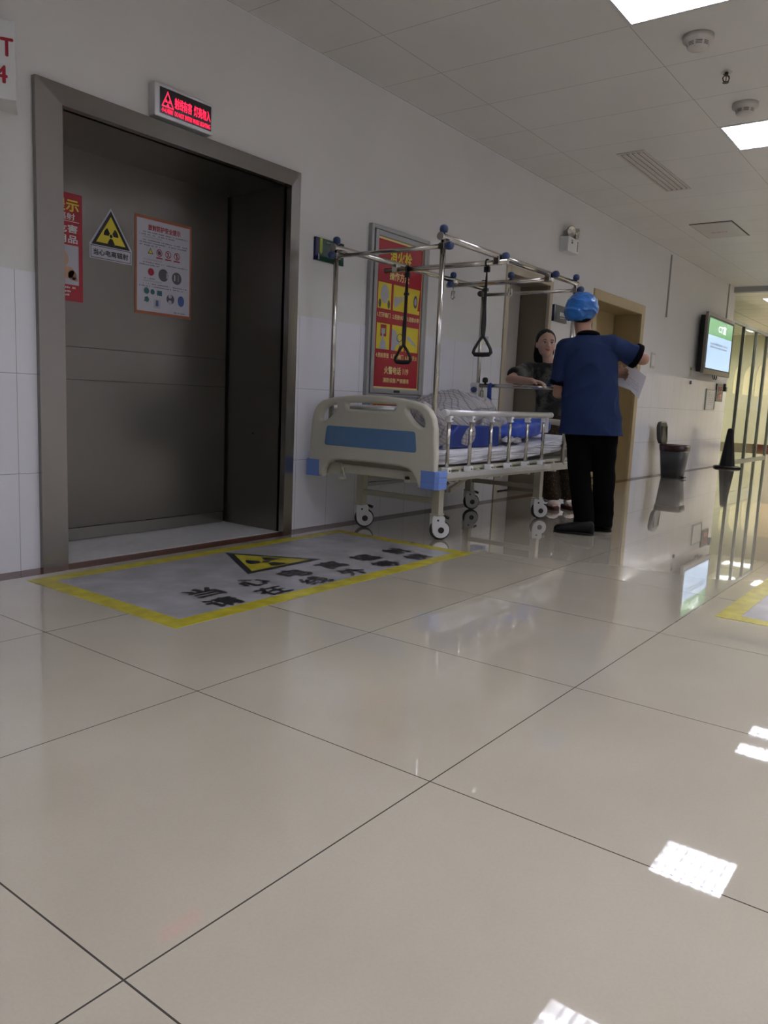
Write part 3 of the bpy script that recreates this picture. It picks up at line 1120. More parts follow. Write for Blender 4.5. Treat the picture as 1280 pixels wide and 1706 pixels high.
mb.disc((0.918, yb, 1.500), Vector((1, 0, 0)), Vector((0, 0, 1)), 0.046, 28)
mb.disc((0.955, yb, 1.432), Vector((1.3, 0, 0.1)), Vector((0, 0, 1)), 0.032, 24)
mb.disc((0.985, yb, 1.420), Vector((1, 0, 0)), Vector((0, 0, 1)), 0.026, 20)
mb.disc((1.000, yb, 1.402), Vector((1.2, 0, -0.5)), Vector((0.3, 0, 0.6)), 0.016, 14)
mb.disc((0.925, yb, 1.418), Vector((0.5, 0, 0)), Vector((0, 0, 1.3)), 0.024, 14)
mb.disc((0.900, yb, 1.412), Vector((0.5, 0, 0)), Vector((0, 0, 1.3)), 0.022, 14)
mb.build('baby_picture', 'skinprint', t)
mb = MB()
mb.disc((0.929, yb - 0.0004, 1.500), Vector((0.7, 0, 0)), Vector((0, 0, 1)), 0.009, 12)
mb.disc((0.905, yb - 0.0004, 1.496), Vector((0.7, 0, 0)), Vector((0, 0, 1)), 0.009, 12)
mb.build('baby_eyes', 'greyprint', t)

# green room sign
t = empty('room_name_sign', (2.456, 0, 1.68), 'dark green room sign with blue and lime edge, behind the bed frame post', 'sign')
MB().box(2.352, -0.012, 1.684, 2.592, 0.004, 1.822).build('board', 'green_sign', t)
MB().box(2.320, -0.013, 1.684, 2.352, 0.004, 1.822).build('edge', 'navy_sign', t)
MB().prism([(2.358, -0.014, 1.820), (2.382, -0.014, 1.820), (2.382, -0.014, 1.74), (2.370, -0.014, 1.72), (2.358, -0.014, 1.74)], (0, 0.001, 0)).build('stripe', 'lime', t)
mb = MB()
greek(mb, 2.53, 2.585, 1.800, 0.007, -0.0135)
greek(mb, 2.40, 2.47, 1.800, 0.007, -0.0135)
mb.prism([(2.345, -0.0145, 1.69), (2.356, -0.0145, 1.69), (2.353, -0.0145, 1.72), (2.346, -0.0145, 1.73)], (0, 0.0005, 0))
mb.build('lettering', 'lightgrey', t)

# slate sign beside the cream door
t = empty('door_sign', (5.88, 0, 1.665), 'slate grey room sign with three white characters beside the cream door', 'sign')
MB().box(5.775, -0.02, 1.667, 6.034, 0.004, 1.823).build('board', 'slate_sign', t)
MB().box(5.735, -0.021, 1.667, 5.775, 0.004, 1.823).build('edge', 'navy_sign', t)
MB().box(5.778, -0.0215, 1.667, 5.792, -0.02, 1.823).build('stripe', 'teal', t)
mb = MB()
add_text(mb, '更衣室', (5.925, -0.0205, 1.745), FR, UP, 0.036, 0.13, 0.05, 0.002)
greek(mb, 5.875, 5.975, 1.705, 0.008, -0.0208)
mb.build('lettering', 'whitetext', t)

# emergency light
t = empty('emergency_light', (5.93, 0, 2.33), 'white twin-headed emergency light high on the wall', 'emergency light')
MB().box(5.80, -0.085, 2.325, 6.045, 0.004, 2.462).build('case', 'white', t, 0.006)
for cx, cz, tw in ((5.885, 2.518, -0.5), (6.015, 2.520, 0.35)):
    d = Vector((tw * 0.7, -1, -0.1)).normalized()
    c = Vector((cx, -0.05, cz))
    a = d.cross(Vector((0, 0, 1))).normalized()
    b = a.cross(d)
    MB().loft([(c - d * 0.03, a * 0.03, b * 0.03), (c + d * 0.0, a * 0.05, b * 0.05), (c + d * 0.03, a * 0.054, b * 0.054), (c + d * 0.030, a * 0.046, b * 0.046), (c + d * 0.008, a * 0.02, b * 0.02)], 24).build('lamp_head', 'chrome', t)
    MB().cyl(c - d * 0.02, (cx * 0.6 + 5.95 * 0.4, -0.05, 2.455), 0.010).build('neck', 'alu', t)
mb = MB()
mb.box(5.86, -0.0862, 2.43, 5.90, -0.085, 2.438).box(5.868, -0.0862, 2.405, 5.900, -0.085, 2.422)
for k in range(5):
    mb.box(6.002, -0.0862, 2.350 + k * 0.019, 6.020, -0.085, 2.364 + k * 0.019)
mb.build('markings', 'greyprint', t)

# ---------------------------------------------------------------- fire hydrant cabinet
t = empty('hydrant_cabinet', (3.21, 0, 0.24), 'tall grey framed fire hydrant cabinet with red instruction panel behind the bed', 'cabinet')
MB().frame(2.858, 0.238, 3.552, 2.010, 0.028, -0.030, 0.004).box(2.886, -0.028, 0.866, 3.524, 0.004, 0.884).build('frame', 'cab', t, 0.004)
d1 = MB().frame(2.896, 0.888, 3.518, 1.978, 0.036, -0.034, -0.012).build('door', 'cab', t, 0.003)
px0, px1, pz0, pz1 = 2.932, 3.482, 0.924, 1.942
MB().box(px0, -0.020, pz0, px1, -0.018, pz1).build('border', 'paleyellow', d1)
MB().box(px0 + 0.010, -0.0215, pz0 + 0.012, px1 - 0.010, -0.0205, pz1 - 0.014).build('panel', 'red', d1)
hz = lambda f: pz1 - f * (pz1 - pz0)
cxm = (px0 + px1) / 2
yp = -0.0218
mb = MB()
add_text(mb, '消火栓', (cxm, yp, hz(0.105)), FR, UP, 0.092, 0.26, 0.035)
mb.build('title', 'yellow', d1)
mb = MB()
add_text(mb, '操作方法', (cxm - 0.01, yp, hz(0.235)), FR, UP, 0.060, 0.23, 0.035)
for k, (s1, s2) in enumerate((('1.打开箱门', '4.按启泵钮'), ('2.连接水枪', '5.打开阀门'), ('3.连接水带', '6.出水灭火'))):
    cx = px0 + 0.10 + k * 0.176
    add_text(mb, s1, (cx, yp, hz(0.505)), FR, UP, 0.033, 0.150, 0.035)
    add_text(mb, s2, (cx, yp, hz(0.775)), FR, UP, 0.033, 0.150, 0.035)
add_text(mb, '火警电话 119', (cxm, yp, hz(0.873)), FR, UP, 0.052, 0.29, 0.035)
add_text(mb, '消防设施 严禁挪用', (cxm, yp, hz(0.942)), FR, UP, 0.032, 0.31, 0.035)
mb.build('lettering', 'paleyellow', d1)
mb = MB()
cells = []
for r_, zc in enumerate((0.378, 0.648)):
    for k in range(3):
        cx = px0 + 0.10 + k * 0.176
        zz = hz(zc)
        cells.append((cx, zz))
        MB().box(cx - 0.075, yp - 0.0008, zz - 0.088, cx + 0.075, yp, zz + 0.088).build('picture', 'yellow', d1)
mb, mk, mr = MB(), MB(), MB()
yq = yp - 0.0012
c = cells[0]
mb.disc((c[0], yq, c[1] + 0.012), Vector((0.8, 0, 0)), Vector((0, 0, 1.1)), 0.058, 24)
mk.disc((c[0] - 0.052, yq, c[1] - 0.055), Vector((0.5, 0, 0)), Vector((0, 0, 1)), 0.030, 12).disc((c[0] + 0.05, yq, c[1] - 0.055), Vector((0.5, 0, 0)), Vector((0, 0, 1)), 0.030, 12)
c = cells[1]
for q in range(5):
    mb.disc((c[0] - 0.05 + q * 0.022, yq - 0.0002 * q, c[1] - 0.03 + q * 0.008), Vector((0.35, 0, 0.1)), Vector((-0.1, 0, 1)), 0.042 - q * 0.006, 14)
mb.prism([(c[0] + 0.04, yq, c[1]), (c[0] + 0.04, yq, c[1] + 0.018), (c[0] + 0.074, yq, c[1] + 0.026), (c[0] + 0.074, yq, c[1] + 0.02)], (0, 0.0002, 0))
c = cells[2]
mk.disc((c[0] + 0.02, yq, c[1]), Vector((0.55, 0, 0)), Vector((0, 0, 1)), 0.046, 18)
mr.prism([(c[0] + 0.05, yq, c[1] - 0.06), (c[0] + 0.075, yq, c[1] - 0.06), (c[0] + 0.075, yq, c[1] + 0.088)], (0, 0.0002, 0))
mb.disc((c[0] + 0.02, yq - 0.0004, c[1]), Vector((0.55, 0, 0)), Vector((0, 0, 1)), 0.026, 18)
c = cells[3]
mr.box(c[0] - 0.032, yq, c[1] + 0.0, c[0] + 0.034, yq + 0.0002, c[1] + 0.080)
mb.box(c[0] - 0.022, yq - 0.0006, c[1] + 0.018, c[0] + 0.022, yq - 0.0004, c[1] + 0.055)
mb.prism([(c[0] - 0.035, yq - 0.0003, c[1] - 0.088), (c[0] + 0.040, yq - 0.0003, c[1] - 0.088), (c[0] + 0.030, yq - 0.0003, c[1] - 0.035), (c[0] + 0.008, yq - 0.0003, c[1] - 0.025),
          (c[0] + 0.004, yq - 0.0003, c[1] + 0.02), (c[0] - 0.012, yq - 0.0003, c[1] + 0.02), (c[0] - 0.014, yq - 0.0003, c[1] - 0.025), (c[0] - 0.03, yq - 0.0003, c[1] - 0.04)], (0, 0.0001, 0))
c = cells[4]
mb.prism([(c[0] - 0.075, yq, c[1] - 0.088), (c[0] - 0.075, yq, c[1] + 0.06), (c[0] - 0.03, yq, c[1] + 0.05), (c[0] + 0.03, yq, c[1] - 0.04), (c[0] - 0.02, yq, c[1] - 0.05), (c[0] - 0.03, yq, c[1] - 0.088)], (0, 0.0002, 0))
mk.disc((c[0] + 0.02, yq - 0.0004, c[1] + 0.005), Vector((1, 0, 0.4)), Vector((-0.3, 0, 0.8)), 0.034, 20, 0.028)
mr.prism([(c[0] + 0.0, yq - 0.0004, c[1] - 0.088), (c[0] + 0.05, yq - 0.0004, c[1] - 0.088), (c[0] + 0.03, yq - 0.0004, c[1] - 0.04)], (0, 0.0002, 0))
c = cells[5]
mb.prism([(c[0] - 0.07, yq, c[1] + 0.01), (c[0] - 0.06, yq, c[1] + 0.03), (c[0] + 0.02, yq, c[1] - 0.01), (c[0] + 0.06, yq, c[1] - 0.045), (c[0] + 0.01, yq, c[1] - 0.035)], (0, 0.0002, 0))
mb.build('pale_drawings', 'lightgrey', d1)
mk.build('dark_drawings', 'greyprint', d1)
mr.build('red_drawings', 'redtext', d1)
MB().box(3.17, -0.037, 0.897, 3.24, -0.034, 0.914).build('name_plate', 'bronze', d1)
d2 = MB().frame(2.896, 0.268, 3.518, 0.860, 0.036, -0.034, -0.012).build('door', 'cab', t, 0.003)
MB().box(2.932, -0.020, 0.304, 3.482, -0.018, 0.824).build('border', 'yellow', d2)
MB().box(2.945, -0.0212, 0.33, 3.470, -0.0205, 0.812).build('panel', 'red', d2)
mb = MB()
mb.disc((2.990, -0.022, 0.795), FR, UP, 0.012, 12)
mb.tube([(2.985, -0.022, 0.785), (2.995, -0.022, 0.765), (2.970, -0.022, 0.75)], 0.005, 4)
mb.tube([(2.965, -0.022, 0.772), (2.985, -0.022, 0.782), (3.010, -0.022, 0.770), (3.025, -0.022, 0.778)], 0.004, 4)
mb.box(3.145, -0.0222, 0.36, 3.150, -0.0212, 0.805)
add_text(mb, '灭火器箱', (3.30, -0.0218, 0.60), FR, UP, 0.06, 0.26, 0.035)
mb.build('lettering', 'whitetext', d2)

# ---------------------------------------------------------------- floor markings
def floor_marking(x0, y0, x1, y1, label, full=True):
    t = empty('floor_marking', ((x0 + x1) / 2, (y0 + y1) / 2, 0), label, 'floor marking')
    b = 0.085
    mb = MB()
    z = 0.0016
    mb.box(x0, y0, 0, x1, y0 + b, z).box(x0, y1 - b, 0, x1, y1, z).box(x0, y0 + b, 0, x0 + b, y1 - b, z).box(x1 - b, y0 + b, 0, x1, y1 - b, z)
    mb.build('border', 'matyellow', t)
    MB().box(x0 + b, y0 + b, 0, x1 - b, y1 - b, z - 0.0004).build('field', 'matgrey', t)
    zt = z + 0.0004
    ox, oy = x0 - 0.335, y0 + 1.195
    T = [(1.120 + ox, -0.735 + oy, zt), (1.645 + ox, -0.735 + oy, zt), (1.383 + ox, -0.285 + oy, zt)]
    MB().add(T, [(0, 1, 2)]).build('triangle_border', 'blacktext', t)
    MB().add([p + Vector((0, 0, 0.0006)) for p in shrink(T, 0.78)], [(0, 1, 2)]).build('triangle_field', 'matyellow', t)
    mb = MB()
    trefoil(mb, (1.383 + ox, -0.590 + oy, zt + 0.0008), (1, 0, 0), (0, 1, 0), 0.105)
    for k, ch in enumerate('当心电离辐射'):
        add_text(mb, ch, (0.745 + ox + k * 0.277, -0.865 + oy, zt), (1, 0, 0), (0, 1, 0), 0.135, 0.145, 0.045)
    for k, ch in enumerate('请在线外等候'):
        add_text(mb, ch, (0.705 + ox + k * 0.277, -1.035 + oy, zt), (1, 0, 0), (0, 1, 0), 0.120, 0.150, 0.045)
    mb.build('lettering', 'blacktext', t)
    return t


floor_marking(0.335, -1.195, 2.430, -0.185, 'grey floor marking with yellow border and radiation triangle before the steel door')
floor_marking(2.03, -3.63, 4.12, -2.616, 'grey floor marking with yellow border cut off at the right edge')

# ================================================================ FAR WALL ITEMS
# television
t = empty('television', (11.2, 0, 1.42), 'large wall television with green and pale blue screen', 'television')
tx0, tx1, tz0, tz1 = 10.45, 11.93, 1.418, 2.285
MB().box(tx0 + 0.15, -0.135, tz0 + 0.03, tx1 - 0.05, -0.02, tz1 - 0.03).build('wall_mount', 'tv_black', t)
MB().box(tx0, -0.165, tz0, tx1, -0.125, tz1).build('bezel', 'tv_body', t, 0.004)
MB().box(tx0 + 0.035, -0.1665, tz0 + 0.07, tx1 - 0.035, -0.165, tz1 - 0.045).build('screen_surround', 'tv_black', t)
sx0, sx1, sz0, sz1 = tx0 + 0.07, tx1 - 0.09, tz0 + 0.085, tz1 - 0.075
zm = sz1 - 0.235
MB().box(sx0, -0.1685, zm, sx1, -0.1665, sz1).build('screen_header', 'screen_green', t)
MB().box(sx0, -0.1685, sz0, sx1, -0.1665, zm).build('screen', 'screen_blue', t)
mb = MB()
add_text(mb, 'CT室', ((sx0 + sx1) / 2 + 0.05, -0.169, sz1 - 0.115), FR, UP, 0.11, 0.42, 0.025, 0.004)
mb.build('title', 'screen_white', t)
mb = MB()
for zz in (1.845, 1.80):
    greek(mb, sx0 + 0.15, sx1 - 0.22, zz, 0.035, -0.1692, 0.85)
mb.build('lettering', 'screen_grey', t)
mb = MB()
for k in range(2):
    cx = 11.20 + k * 0.12
    mb.tube([(cx, -0.10, tz0 + 0.02), (cx + 0.01, -0.11, tz0 - 0.04), (cx + 0.05, -0.11, tz0 - 0.055), (cx + 0.10, -0.11, tz0 - 0.03), (cx + 0.11, -0.10, tz0 + 0.02)], 0.006, 6)
mb.build('cable', 'black', t)

t = empty('notice_board', (11.55, 0, 0.9), 'small thin-framed white notice under the television', 'notice')
MB().frame(11.29, 0.90, 11.81, 1.225, 0.018, -0.02, 0.004).build('frame', 'cab', t)
MB().box(11.308, -0.012, 0.918, 11.792, 0.002, 1.207).build('sheet', 'white', t)
mb = MB()
for k in range(7):
    greek(mb, 11.40, 11.74, 1.165 - k * 0.03, 0.013, -0.0125)
mb.build('fine_print', 'lightgrey', t)
t = empty('warning_plaque', (12.0, 0, 1.05), 'dark plaque with red characters at the end of the tiled wall', 'sign')
MB().box(11.84, -0.025, 1.045, 12.21, 0.002, 1.325).build('board', 'slate_sign', t)
mb = MB()
for r_ in range(2):
    add_text(mb, '放射' if r_ == 0 else '危险', (12.03, -0.0255, 1.245 - r_ * 0.115), FR, UP, 0.085, 0.20, 0.04, 0.004)
mb.build('lettering', 'red', t)
t = empty('door_release', (12.33, 0, 1.22), 'small black device at the glass partition', 'switch')
MB().box(12.27, -0.05, 1.215, 12.37, 0.002, 1.29).build('case', 'black', t, 0.008)
MB().box(12.28, -0.04, 1.29, 12.34, 0.0, 1.34).build('knob', 'black', t, 0.008)
for x0, x1, z0, z1, lab in ((8.66, 8.80, 1.39, 1.58, 'tall beige wall switch right of the golden door'), (8.48, 8.56, 1.43, 1.51, 'small beige wall switch nearest the golden door')):
    t = empty('wall_switch', ((x0 + x1) / 2, 0, z0), lab, 'switch')
    MB().box(x0, -0.012, z0, x1, 0.002, z1).build('plate', 'detector', t, 0.003)
    MB().box(x0 + 0.02, -0.016, z0 + 0.03, x1 - 0.02, -0.012, z1 - 0.03).build('rocker', 'white', t, 0.002)
t = empty('thermometer_card', (10.40, 0, 1.36), 'small pale card hung on the far wall left of the television', 'card')
MB().box(10.36, -0.006, 1.37, 10.45, 0.002, 1.50).build('card', 'detector', t)
MB().box(10.372, -0.008, 1.455, 10.438, -0.006, 1.49).build('header', 'lime', t)
tag(MB().box(10.415, -0.02, 1.255, 10.465, 0.002, 1.305).build('wall_socket', 'greyprint', None, 0.004), 'tiny dark wall fitting below the pale card', 'socket')

# glass partition
gx = [12.55, 13.46, 14.42, 15.34, 16.25]
for k in range(4):
    g = MB().box(gx[k] + 0.03, 0.045, 0.04, gx[k + 1] - 0.03, 0.057, 2.36).build('window_%d' % (k + 1), 'glass')
    g['kind'] = 'structure'
mb = MB()
for k, x in enumerate(gx):
    mb.box(x - 0.025, 0.02, 0, x + 0.025, 0.08, 2.40)
mb.box(XE, 0.02, 2.36, 16.27, 0.08, 2.41).box(XE, 0.02, 0, 16.27, 0.08, 0.04)
struct(mb, 'trim_6', 'mullion')
struct(MB().box(XE, 1.2, 0, 20.6, 1.3, H), 'wall_inner', 'olive_wall')
struct(MB().box(XE, 0.12, 0, XE + 0.05, 1.2, H), 'wall_inner_side', 'olive_wall')
t = empty('reflected_arches', (19.0, 1.19, 1.29), 'beige arches set behind the green glass in place of its reflections', 'reflected panel')  # stand in for reflections in the glass, built as solid shapes behind it
for ax0, ax1, q_, zt_ in ((17.85, 18.45, 1, 2.0), (18.77, 19.80, 1, 2.07), (20.0, 20.5, 1, 2.12)):
    pts = [(ax1, 1.33), (ax0, 1.33), (ax0, 1.65)]
    for q in range(9):
        a = q / 8 * pi / 2
        pts.append((ax1 - (ax1 - ax0) * cos(a), 1.65 + (zt_ - 1.65) * sin(a)))
    MB().prism([(a, 1.175, b) for a, b in pts], (0, 0.02, 0)).build('arch', 'arch', t)
MB().box(16.2, 1.08, 1.27, 20.5, 1.195, 1.31).box(16.2, 1.12, 0.98, 20.5, 1.19, 1.27).build('ledge', 'mullion', t)
MB().prism([(20.54, 1.10, 1.38), (20.54, 0.55, 1.38), (20.54, 0.55, 2.25), (20.54, 1.10, 2.25)], (0.02, 0, 0)).build('end_panel', 'arch', t)
for k in range(3):
    tag(MB().box((18.05, 19.25, 20.2)[k], 1.105, 1.04, (18.22, 19.48, 20.4)[k], 1.118, 1.20).build('reflected_sign', 'screen_blue', None), ('reflection of a small pale blue sign, built behind the glass, nearest the television', 'reflection of the middle small pale blue sign, built behind the glass', 'reflection of a small pale blue sign, built behind the glass nearest the end wall')[k], 'sign')  # reflected signs built as boxes, glowing with the screen material

# ================================================================ WASTE BIN AND CONE
t = empty('waste_bin', (8.98, -0.31, 0), 'grey pedal bin with open lid and dark liner by the wall', 'bin')
bc = Vector((8.98, -0.31, 0))
MB().loft([(bc + Vector((0, 0, 0.0)), (0.12, 0, 0), (0, 0.125, 0)), (bc + Vector((0, 0, 0.42)), (0.155, 0, 0), (0, 0.17, 0))], 24, True, True, 5).build('body', 'bin', t)
MB().loft([(bc + Vector((0, 0, 0.345)), (0.150, 0, 0), (0, 0.165, 0)), (bc + Vector((0, 0, 0.36)), (0.158, 0, 0), (0, 0.173, 0)), (bc + Vector((0, 0, 0.425)), (0.164, 0, 0), (0, 0.180, 0)),
           (bc + Vector((0, 0, 0.430)), (0.150, 0, 0), (0, 0.165, 0)), (bc + Vector((0, 0, 0.30)), (0.12, 0, 0), (0, 0.13, 0))], 28, True, True, 4).build('liner', 'liner', t)
lc = bc + Vector((0.0, 0.175, 0.575))
MB().loft([(lc + Vector((0, -0.022, 0)), (0.135, 0, 0), (0, 0.012, 0.125)), (lc + Vector((0, -0.018, 0)), (0.155, 0, 0), (0, 0.015, 0.150)), (lc + Vector((0, 0.022, 0)), (0.150, 0, 0), (0, 0.014, 0.145)),
           (lc + Vector((0, 0.04, 0)), (0.12, 0, 0), (0, 0.012, 0.115))], 28, True, True, 4).build('lid', 'bin_dark', t)
MB().frame(lc.x - 0.10, lc.z - 0.09, lc.x + 0.10, lc.z + 0.09, 0.014, lc.y - 0.030, lc.y - 0.018).build('lid_rib', 'bin', t)
MB().box(8.93, -0.475, 0.01, 9.03, -0.42, 0.028).build('pedal', 'black', t, 0.004)

t = empty('traffic_cone', (11.93, -0.27, 0), 'black rubber cone standing at the end of the tiled wall', 'cone')
cc = Vector((11.93, -0.27, 0))
MB().loft([(cc + Vector((0, 0, z)), (r_, 0, 0), (0, r_, 0)) for z, r_ in ((0.02, 0.125), (0.04, 0.118), (0.56, 0.052), (0.60, 0.047), (0.625, 0.034), (0.63, 0.01))], 8, False).build('body', 'cone', t)
MB().loft([(cc + Vector((0, 0, z)), (r_, 0, 0), (0, r_, 0)) for z, r_ in ((0.0, 0.205), (0.02, 0.21), (0.034, 0.185))], 8, False, True, 2).build('base', 'cone', t)

# ================================================================ HOSPITAL BED
YC = -0.545
bed = empty('hospital_bed', (3.3, YC, 0), 'cream hospital bed with blue footboard panel and side rails', 'bed')


def mir(pts):
    """half outline (u, z) from bottom to centre top, mirrored about YC"""
    return [(YC - a, b) for a, b in pts] + [(YC + a, b) for a, b in reversed(pts)]


half = [(0.472, 0.36), (0.472, 0.56), (0.462, 0.70), (0.448, 0.755), (0.42, 0.798), (0.375, 0.828), (0.30, 0.846), (0.20, 0.858), (0.10, 0.866), (0.0, 0.868)]
inner = [(0.0, 0.472), (0.22, 0.470), (0.28, 0.462), (0.322, 0.440), (0.348, 0.405), (0.360, 0.36)]
outline = [(YC - a, b) for a, b in half] + [(YC + a, b) for a, b in reversed(half[:-1])]
outline += [(YC + a, b) for a, b in reversed(inner)] + [(YC - a, b) for a, b in inner[1:]]
slot = rounded([(YC - 0.19, 0.817), (YC - 0.175, 0.782), (YC + 0.175, 0.782), (YC + 0.19, 0.817), (YC, 0.826)], [0.016, 0.014, 0.014, 0.016, 0.2], 4)


def side_hole(s):
    p = [(0.258, 0.806), (0.325, 0.797), (0.368, 0.770), (0.392, 0.725), (0.385, 0.697), (0.350, 0.702), (0.300, 0.735), (0.262, 0.780)]
    return rounded([(YC + s * a, b) for a, b in p], 0.03, 4)


fb = flat_curve('footboard', outline, [slot, side_hole(1), side_hole(-1)], 0.05, 0.016, 'offwhite', bed, 'YZ', 2.275)
MB().cyl((2.272, YC - 0.17, 0.792), (2.272, YC + 0.165, 0.792), 0.011).build('grip_bar', 'alu', fb)
pan = rounded([(YC - 0.345, 0.556), (YC + 0.345, 0.556), (YC + 0.330, 0.675), (YC - 0.330, 0.675)], 0.018, 4)
MB().prism([(2.2475, a, b) for a, b in pan], (0.004, 0, 0)).build('blue_panel', 'bluepanel', fb, 0.0015)


def bumper(x, s, d):
    """light blue corner bumper; d: -1 foot end, +1 head end"""
    y0 = YC + s * 0.385
    y1 = YC + s * 0.500
    pts = [(x + d * 0.030, y0), (x + d * 0.030, y1 - s * 0.02), (x + d * 0.015, y1), (x - d * 0.070, y1), (x - d * 0.070, y1 - s * 0.022), (x - d * 0.02, y1 - s * 0.03), (x - d * 0.02, y0)]
    mb = MB()
    for k in range(3):
        z = 0.357 + k * 0.034
        mb.prism([(a, b, z) for a, b in pts], (0, 0, 0.032))
        mb.prism([(a * 0.995 + x * 0.005, b + (YC - b) * 0.006, z + 0.031) for a, b in pts], (0, 0, 0.004))
    mb.build('corner_bumper', 'bumper', bed, 0.003)


for s in (-1, 1):
    bumper(2.275, s, -1)
    bumper(4.40, s, 1)
# headboard: lower frame with rounded top
hb_half = [(0.44, 0.40), (0.44, 0.56), (0.425, 0.64), (0.39, 0.70), (0.33, 0.735), (0.20, 0.750), (0.0, 0.755)]
ho = [(YC - a * 1.0, b) for a, b in hb_half] + [(YC + a, b) for a, b in reversed(hb_half[:-1])]
hole = rounded([(YC - 0.34, 0.60), (YC - 0.30, 0.69), (YC - 0.16, 0.708), (YC + 0.16, 0.708), (YC + 0.30, 0.69), (YC + 0.34, 0.60)], 0.03, 4)
flat_curve('headboard', ho, [hole], 0.045, 0.016, 'offwhite', bed, 'YZ', 4.40)
# frame
mb = MB()
for y in (-0.945, -0.145):
    mb.box(2.43, y - 0.012, 0.385, 4.38, y + 0.012, 0.437)
mb.box(2.30, -0.93, 0.39, 2.345, -0.16, 0.44).box(4.33, -0.93, 0.39, 4.38, -0.16, 0.44)
for y in (-0.80, -0.20):
    mb.box(2.30, y - 0.02, 0.375, 4.35, y + 0.02, 0.415)
for x in (2.64, 3.2, 3.6, 4.03):
    mb.box(x - 0.02, -0.93, 0.37, x + 0.02, -0.16, 0.41)
mb.build('frame', 'cream_steel', bed, 0.003)
mb = MB()
mb.box(2.33, -0.925, 0.446, 4.33, -0.165, 0.466)
for k in range(9):
    mb.box(2.42 + k * 0.22, -0.94, 0.425, 2.45 + k * 0.22, -0.15, 0.446)
mb.build('mattress_deck', 'cream_steel', bed, 0.003)
# under-frame linkage and crank
mb = MB()
mb.tube([(3.05, -0.62, 0.26), (3.25, -0.62, 0.33), (3.45, -0.62, 0.372)], 0.016)
mb.tube([(3.02, -0.62, 0.25), (3.02, -0.62, 0.38)], 0.012)
mb.tube([(3.30, -0.70, 0.37), (3.42, -0.70, 0.34), (3.55, -0.70, 0.37)], 0.008)
mb.build('linkage', 'cream_steel', bed)
mb = MB()
mb.box(2.50, -0.94, 0.36, 2.53, -0.92, 0.385).cyl((2.44, -0.95, 0.372), (2.52, -0.95, 0.372), 0.005)
mb.build('hook', 'black', bed)
MB().tube([(2.31, -0.33, 0.425), (2.27, -0.33, 0.425), (2.27, -0.36, 0.36), (2.22, -0.36, 0.36)], 0.009).build('crank_handle', 'cream_steel', bed)
MB().box(2.296, -0.30, 0.38, 2.31, -0.20, 0.45).build('crank_plate', 'cream_steel', bed)
for x in (2.64, 4.03):
    for y in (-0.80, -0.20):
        MB().box(x - 0.027, y - 0.027, 0.150, x + 0.027, y + 0.027, 0.378).box(x - 0.033, y - 0.033, 0.150, x + 0.033, y + 0.033, 0.163).build('leg', 'cream_steel', bed, 0.003)
    MB().box(x - 0.015, -0.773, 0.222, x + 0.015, -0.227, 0.256).build('cross_tube', 'cream_steel', bed, 0.003)


def caster(x, y, ang=-0.72):
    """swivel caster: white two-cheek housing, rubber tyre, black hub, brake pedal"""
    Rm = Matrix.Rotation(ang, 3, 'Z')
    T = lambda mb: (setattr(mb, 'v', [Rm @ p + Vector((x, y, 0)) for p in mb.v]), mb)[1]
    o = 0.022
    c = Vector((o, 0, 0.063))
    Yv = Vector((0, 1, 0))
    cs = MB()
    prof = [(-0.034, 0.152), (0.036, 0.152), (0.046, 0.140), (0.044, 0.112)]
    prof += [(o + 0.055 * cos(a), 0.064 + 0.052 * sin(a)) for a in [0.75 - k * 0.36 for k in range(11)]]
    prof += [(-0.036, 0.085), (-0.038, 0.12)]
    for s in (-1, 1):
        cs.prism([(a, s * 0.019, b) for a, b in prof], (0, s * 0.012, 0))
    cs.box(-0.030, -0.019, 0.135, 0.030, 0.019, 0.150)
    h = T(cs).build('caster', 'white', bed, 0.004)
    T(MB().cyl(c - Yv * 0.018, c + Yv * 0.018, 0.063, seg=36)).build('tyre', 'darkrubber', h, 0.004)
    T(MB().cyl(c - Yv * 0.0345, c + Yv * 0.0345, 0.019, seg=20)).build('hub_cap', 'black', h)
    T(MB().cyl((0, -0.0335, 0.124), (0, 0.0335, 0.124), 0.0065, seg=12)).build('axle_bolt', 'black', h)
    T(MB().tube([(0.036, 0, 0.146), (0.055, 0, 0.143), (0.078, 0, 0.134)], [0.007, 0.009, 0.010], 8)).build('brake_pedal', 'black', h)


for x in (2.64, 4.03):
    for y in (-0.80, -0.20):
        caster(x, y)


def side_rail(y, s):
    """folding side rail; s = -1 on the room side"""
    r = MB().cyl((2.40, y, 0.787), (3.80, y, 0.787), 0.0185, seg=16).build('side_rail', 'alu', bed)
    MB().cyl((2.392, y, 0.787), (2.43, y, 0.787), 0.0205, seg=16).cyl((3.775, y, 0.787), (3.81, y, 0.787), 0.0205, seg=16).build('end_cap', 'white', r, 0.003)
    for k in range(6):
        x = 2.455 + k * 0.249
        b = MB().cyl((x, y, 0.455), (x, y, 0.77), 0.0115, seg=12).build('baluster', 'chrome', r)
        MB().box(x - 0.016, y - 0.018, 0.735, x + 0.016, y + 0.018, 0.770).build('top_bracket', 'white', b, 0.003)
        MB().box(x - 0.022, y - 0.022, 0.437, x + 0.022, y + 0.022, 0.470).build('foot_bracket', 'white', b, 0.004)
        mb = MB()
        mb.cyl((x + 0.004, y + s * 0.018, 0.752), (x + 0.004, y + s * 0.021, 0.752), 0.005, seg=8)
        mb.cyl((x, y + s * 0.022, 0.452), (x, y + s * 0.025, 0.452), 0.006, seg=8)
        mb.build('bolt', 'greyprint', b)
    MB().box(2.43, y - 0.014, 0.405, 3.84, y + 0.014, 0.437).build('lower_channel', 'alu', r, 0.003)
    MB().box(3.695, y - 0.022, 0.665, 3.735, y + 0.022, 0.772).build('latch', 'white', r, 0.004)


side_rail(-0.968, -1)
side_rail(-0.122, 1)

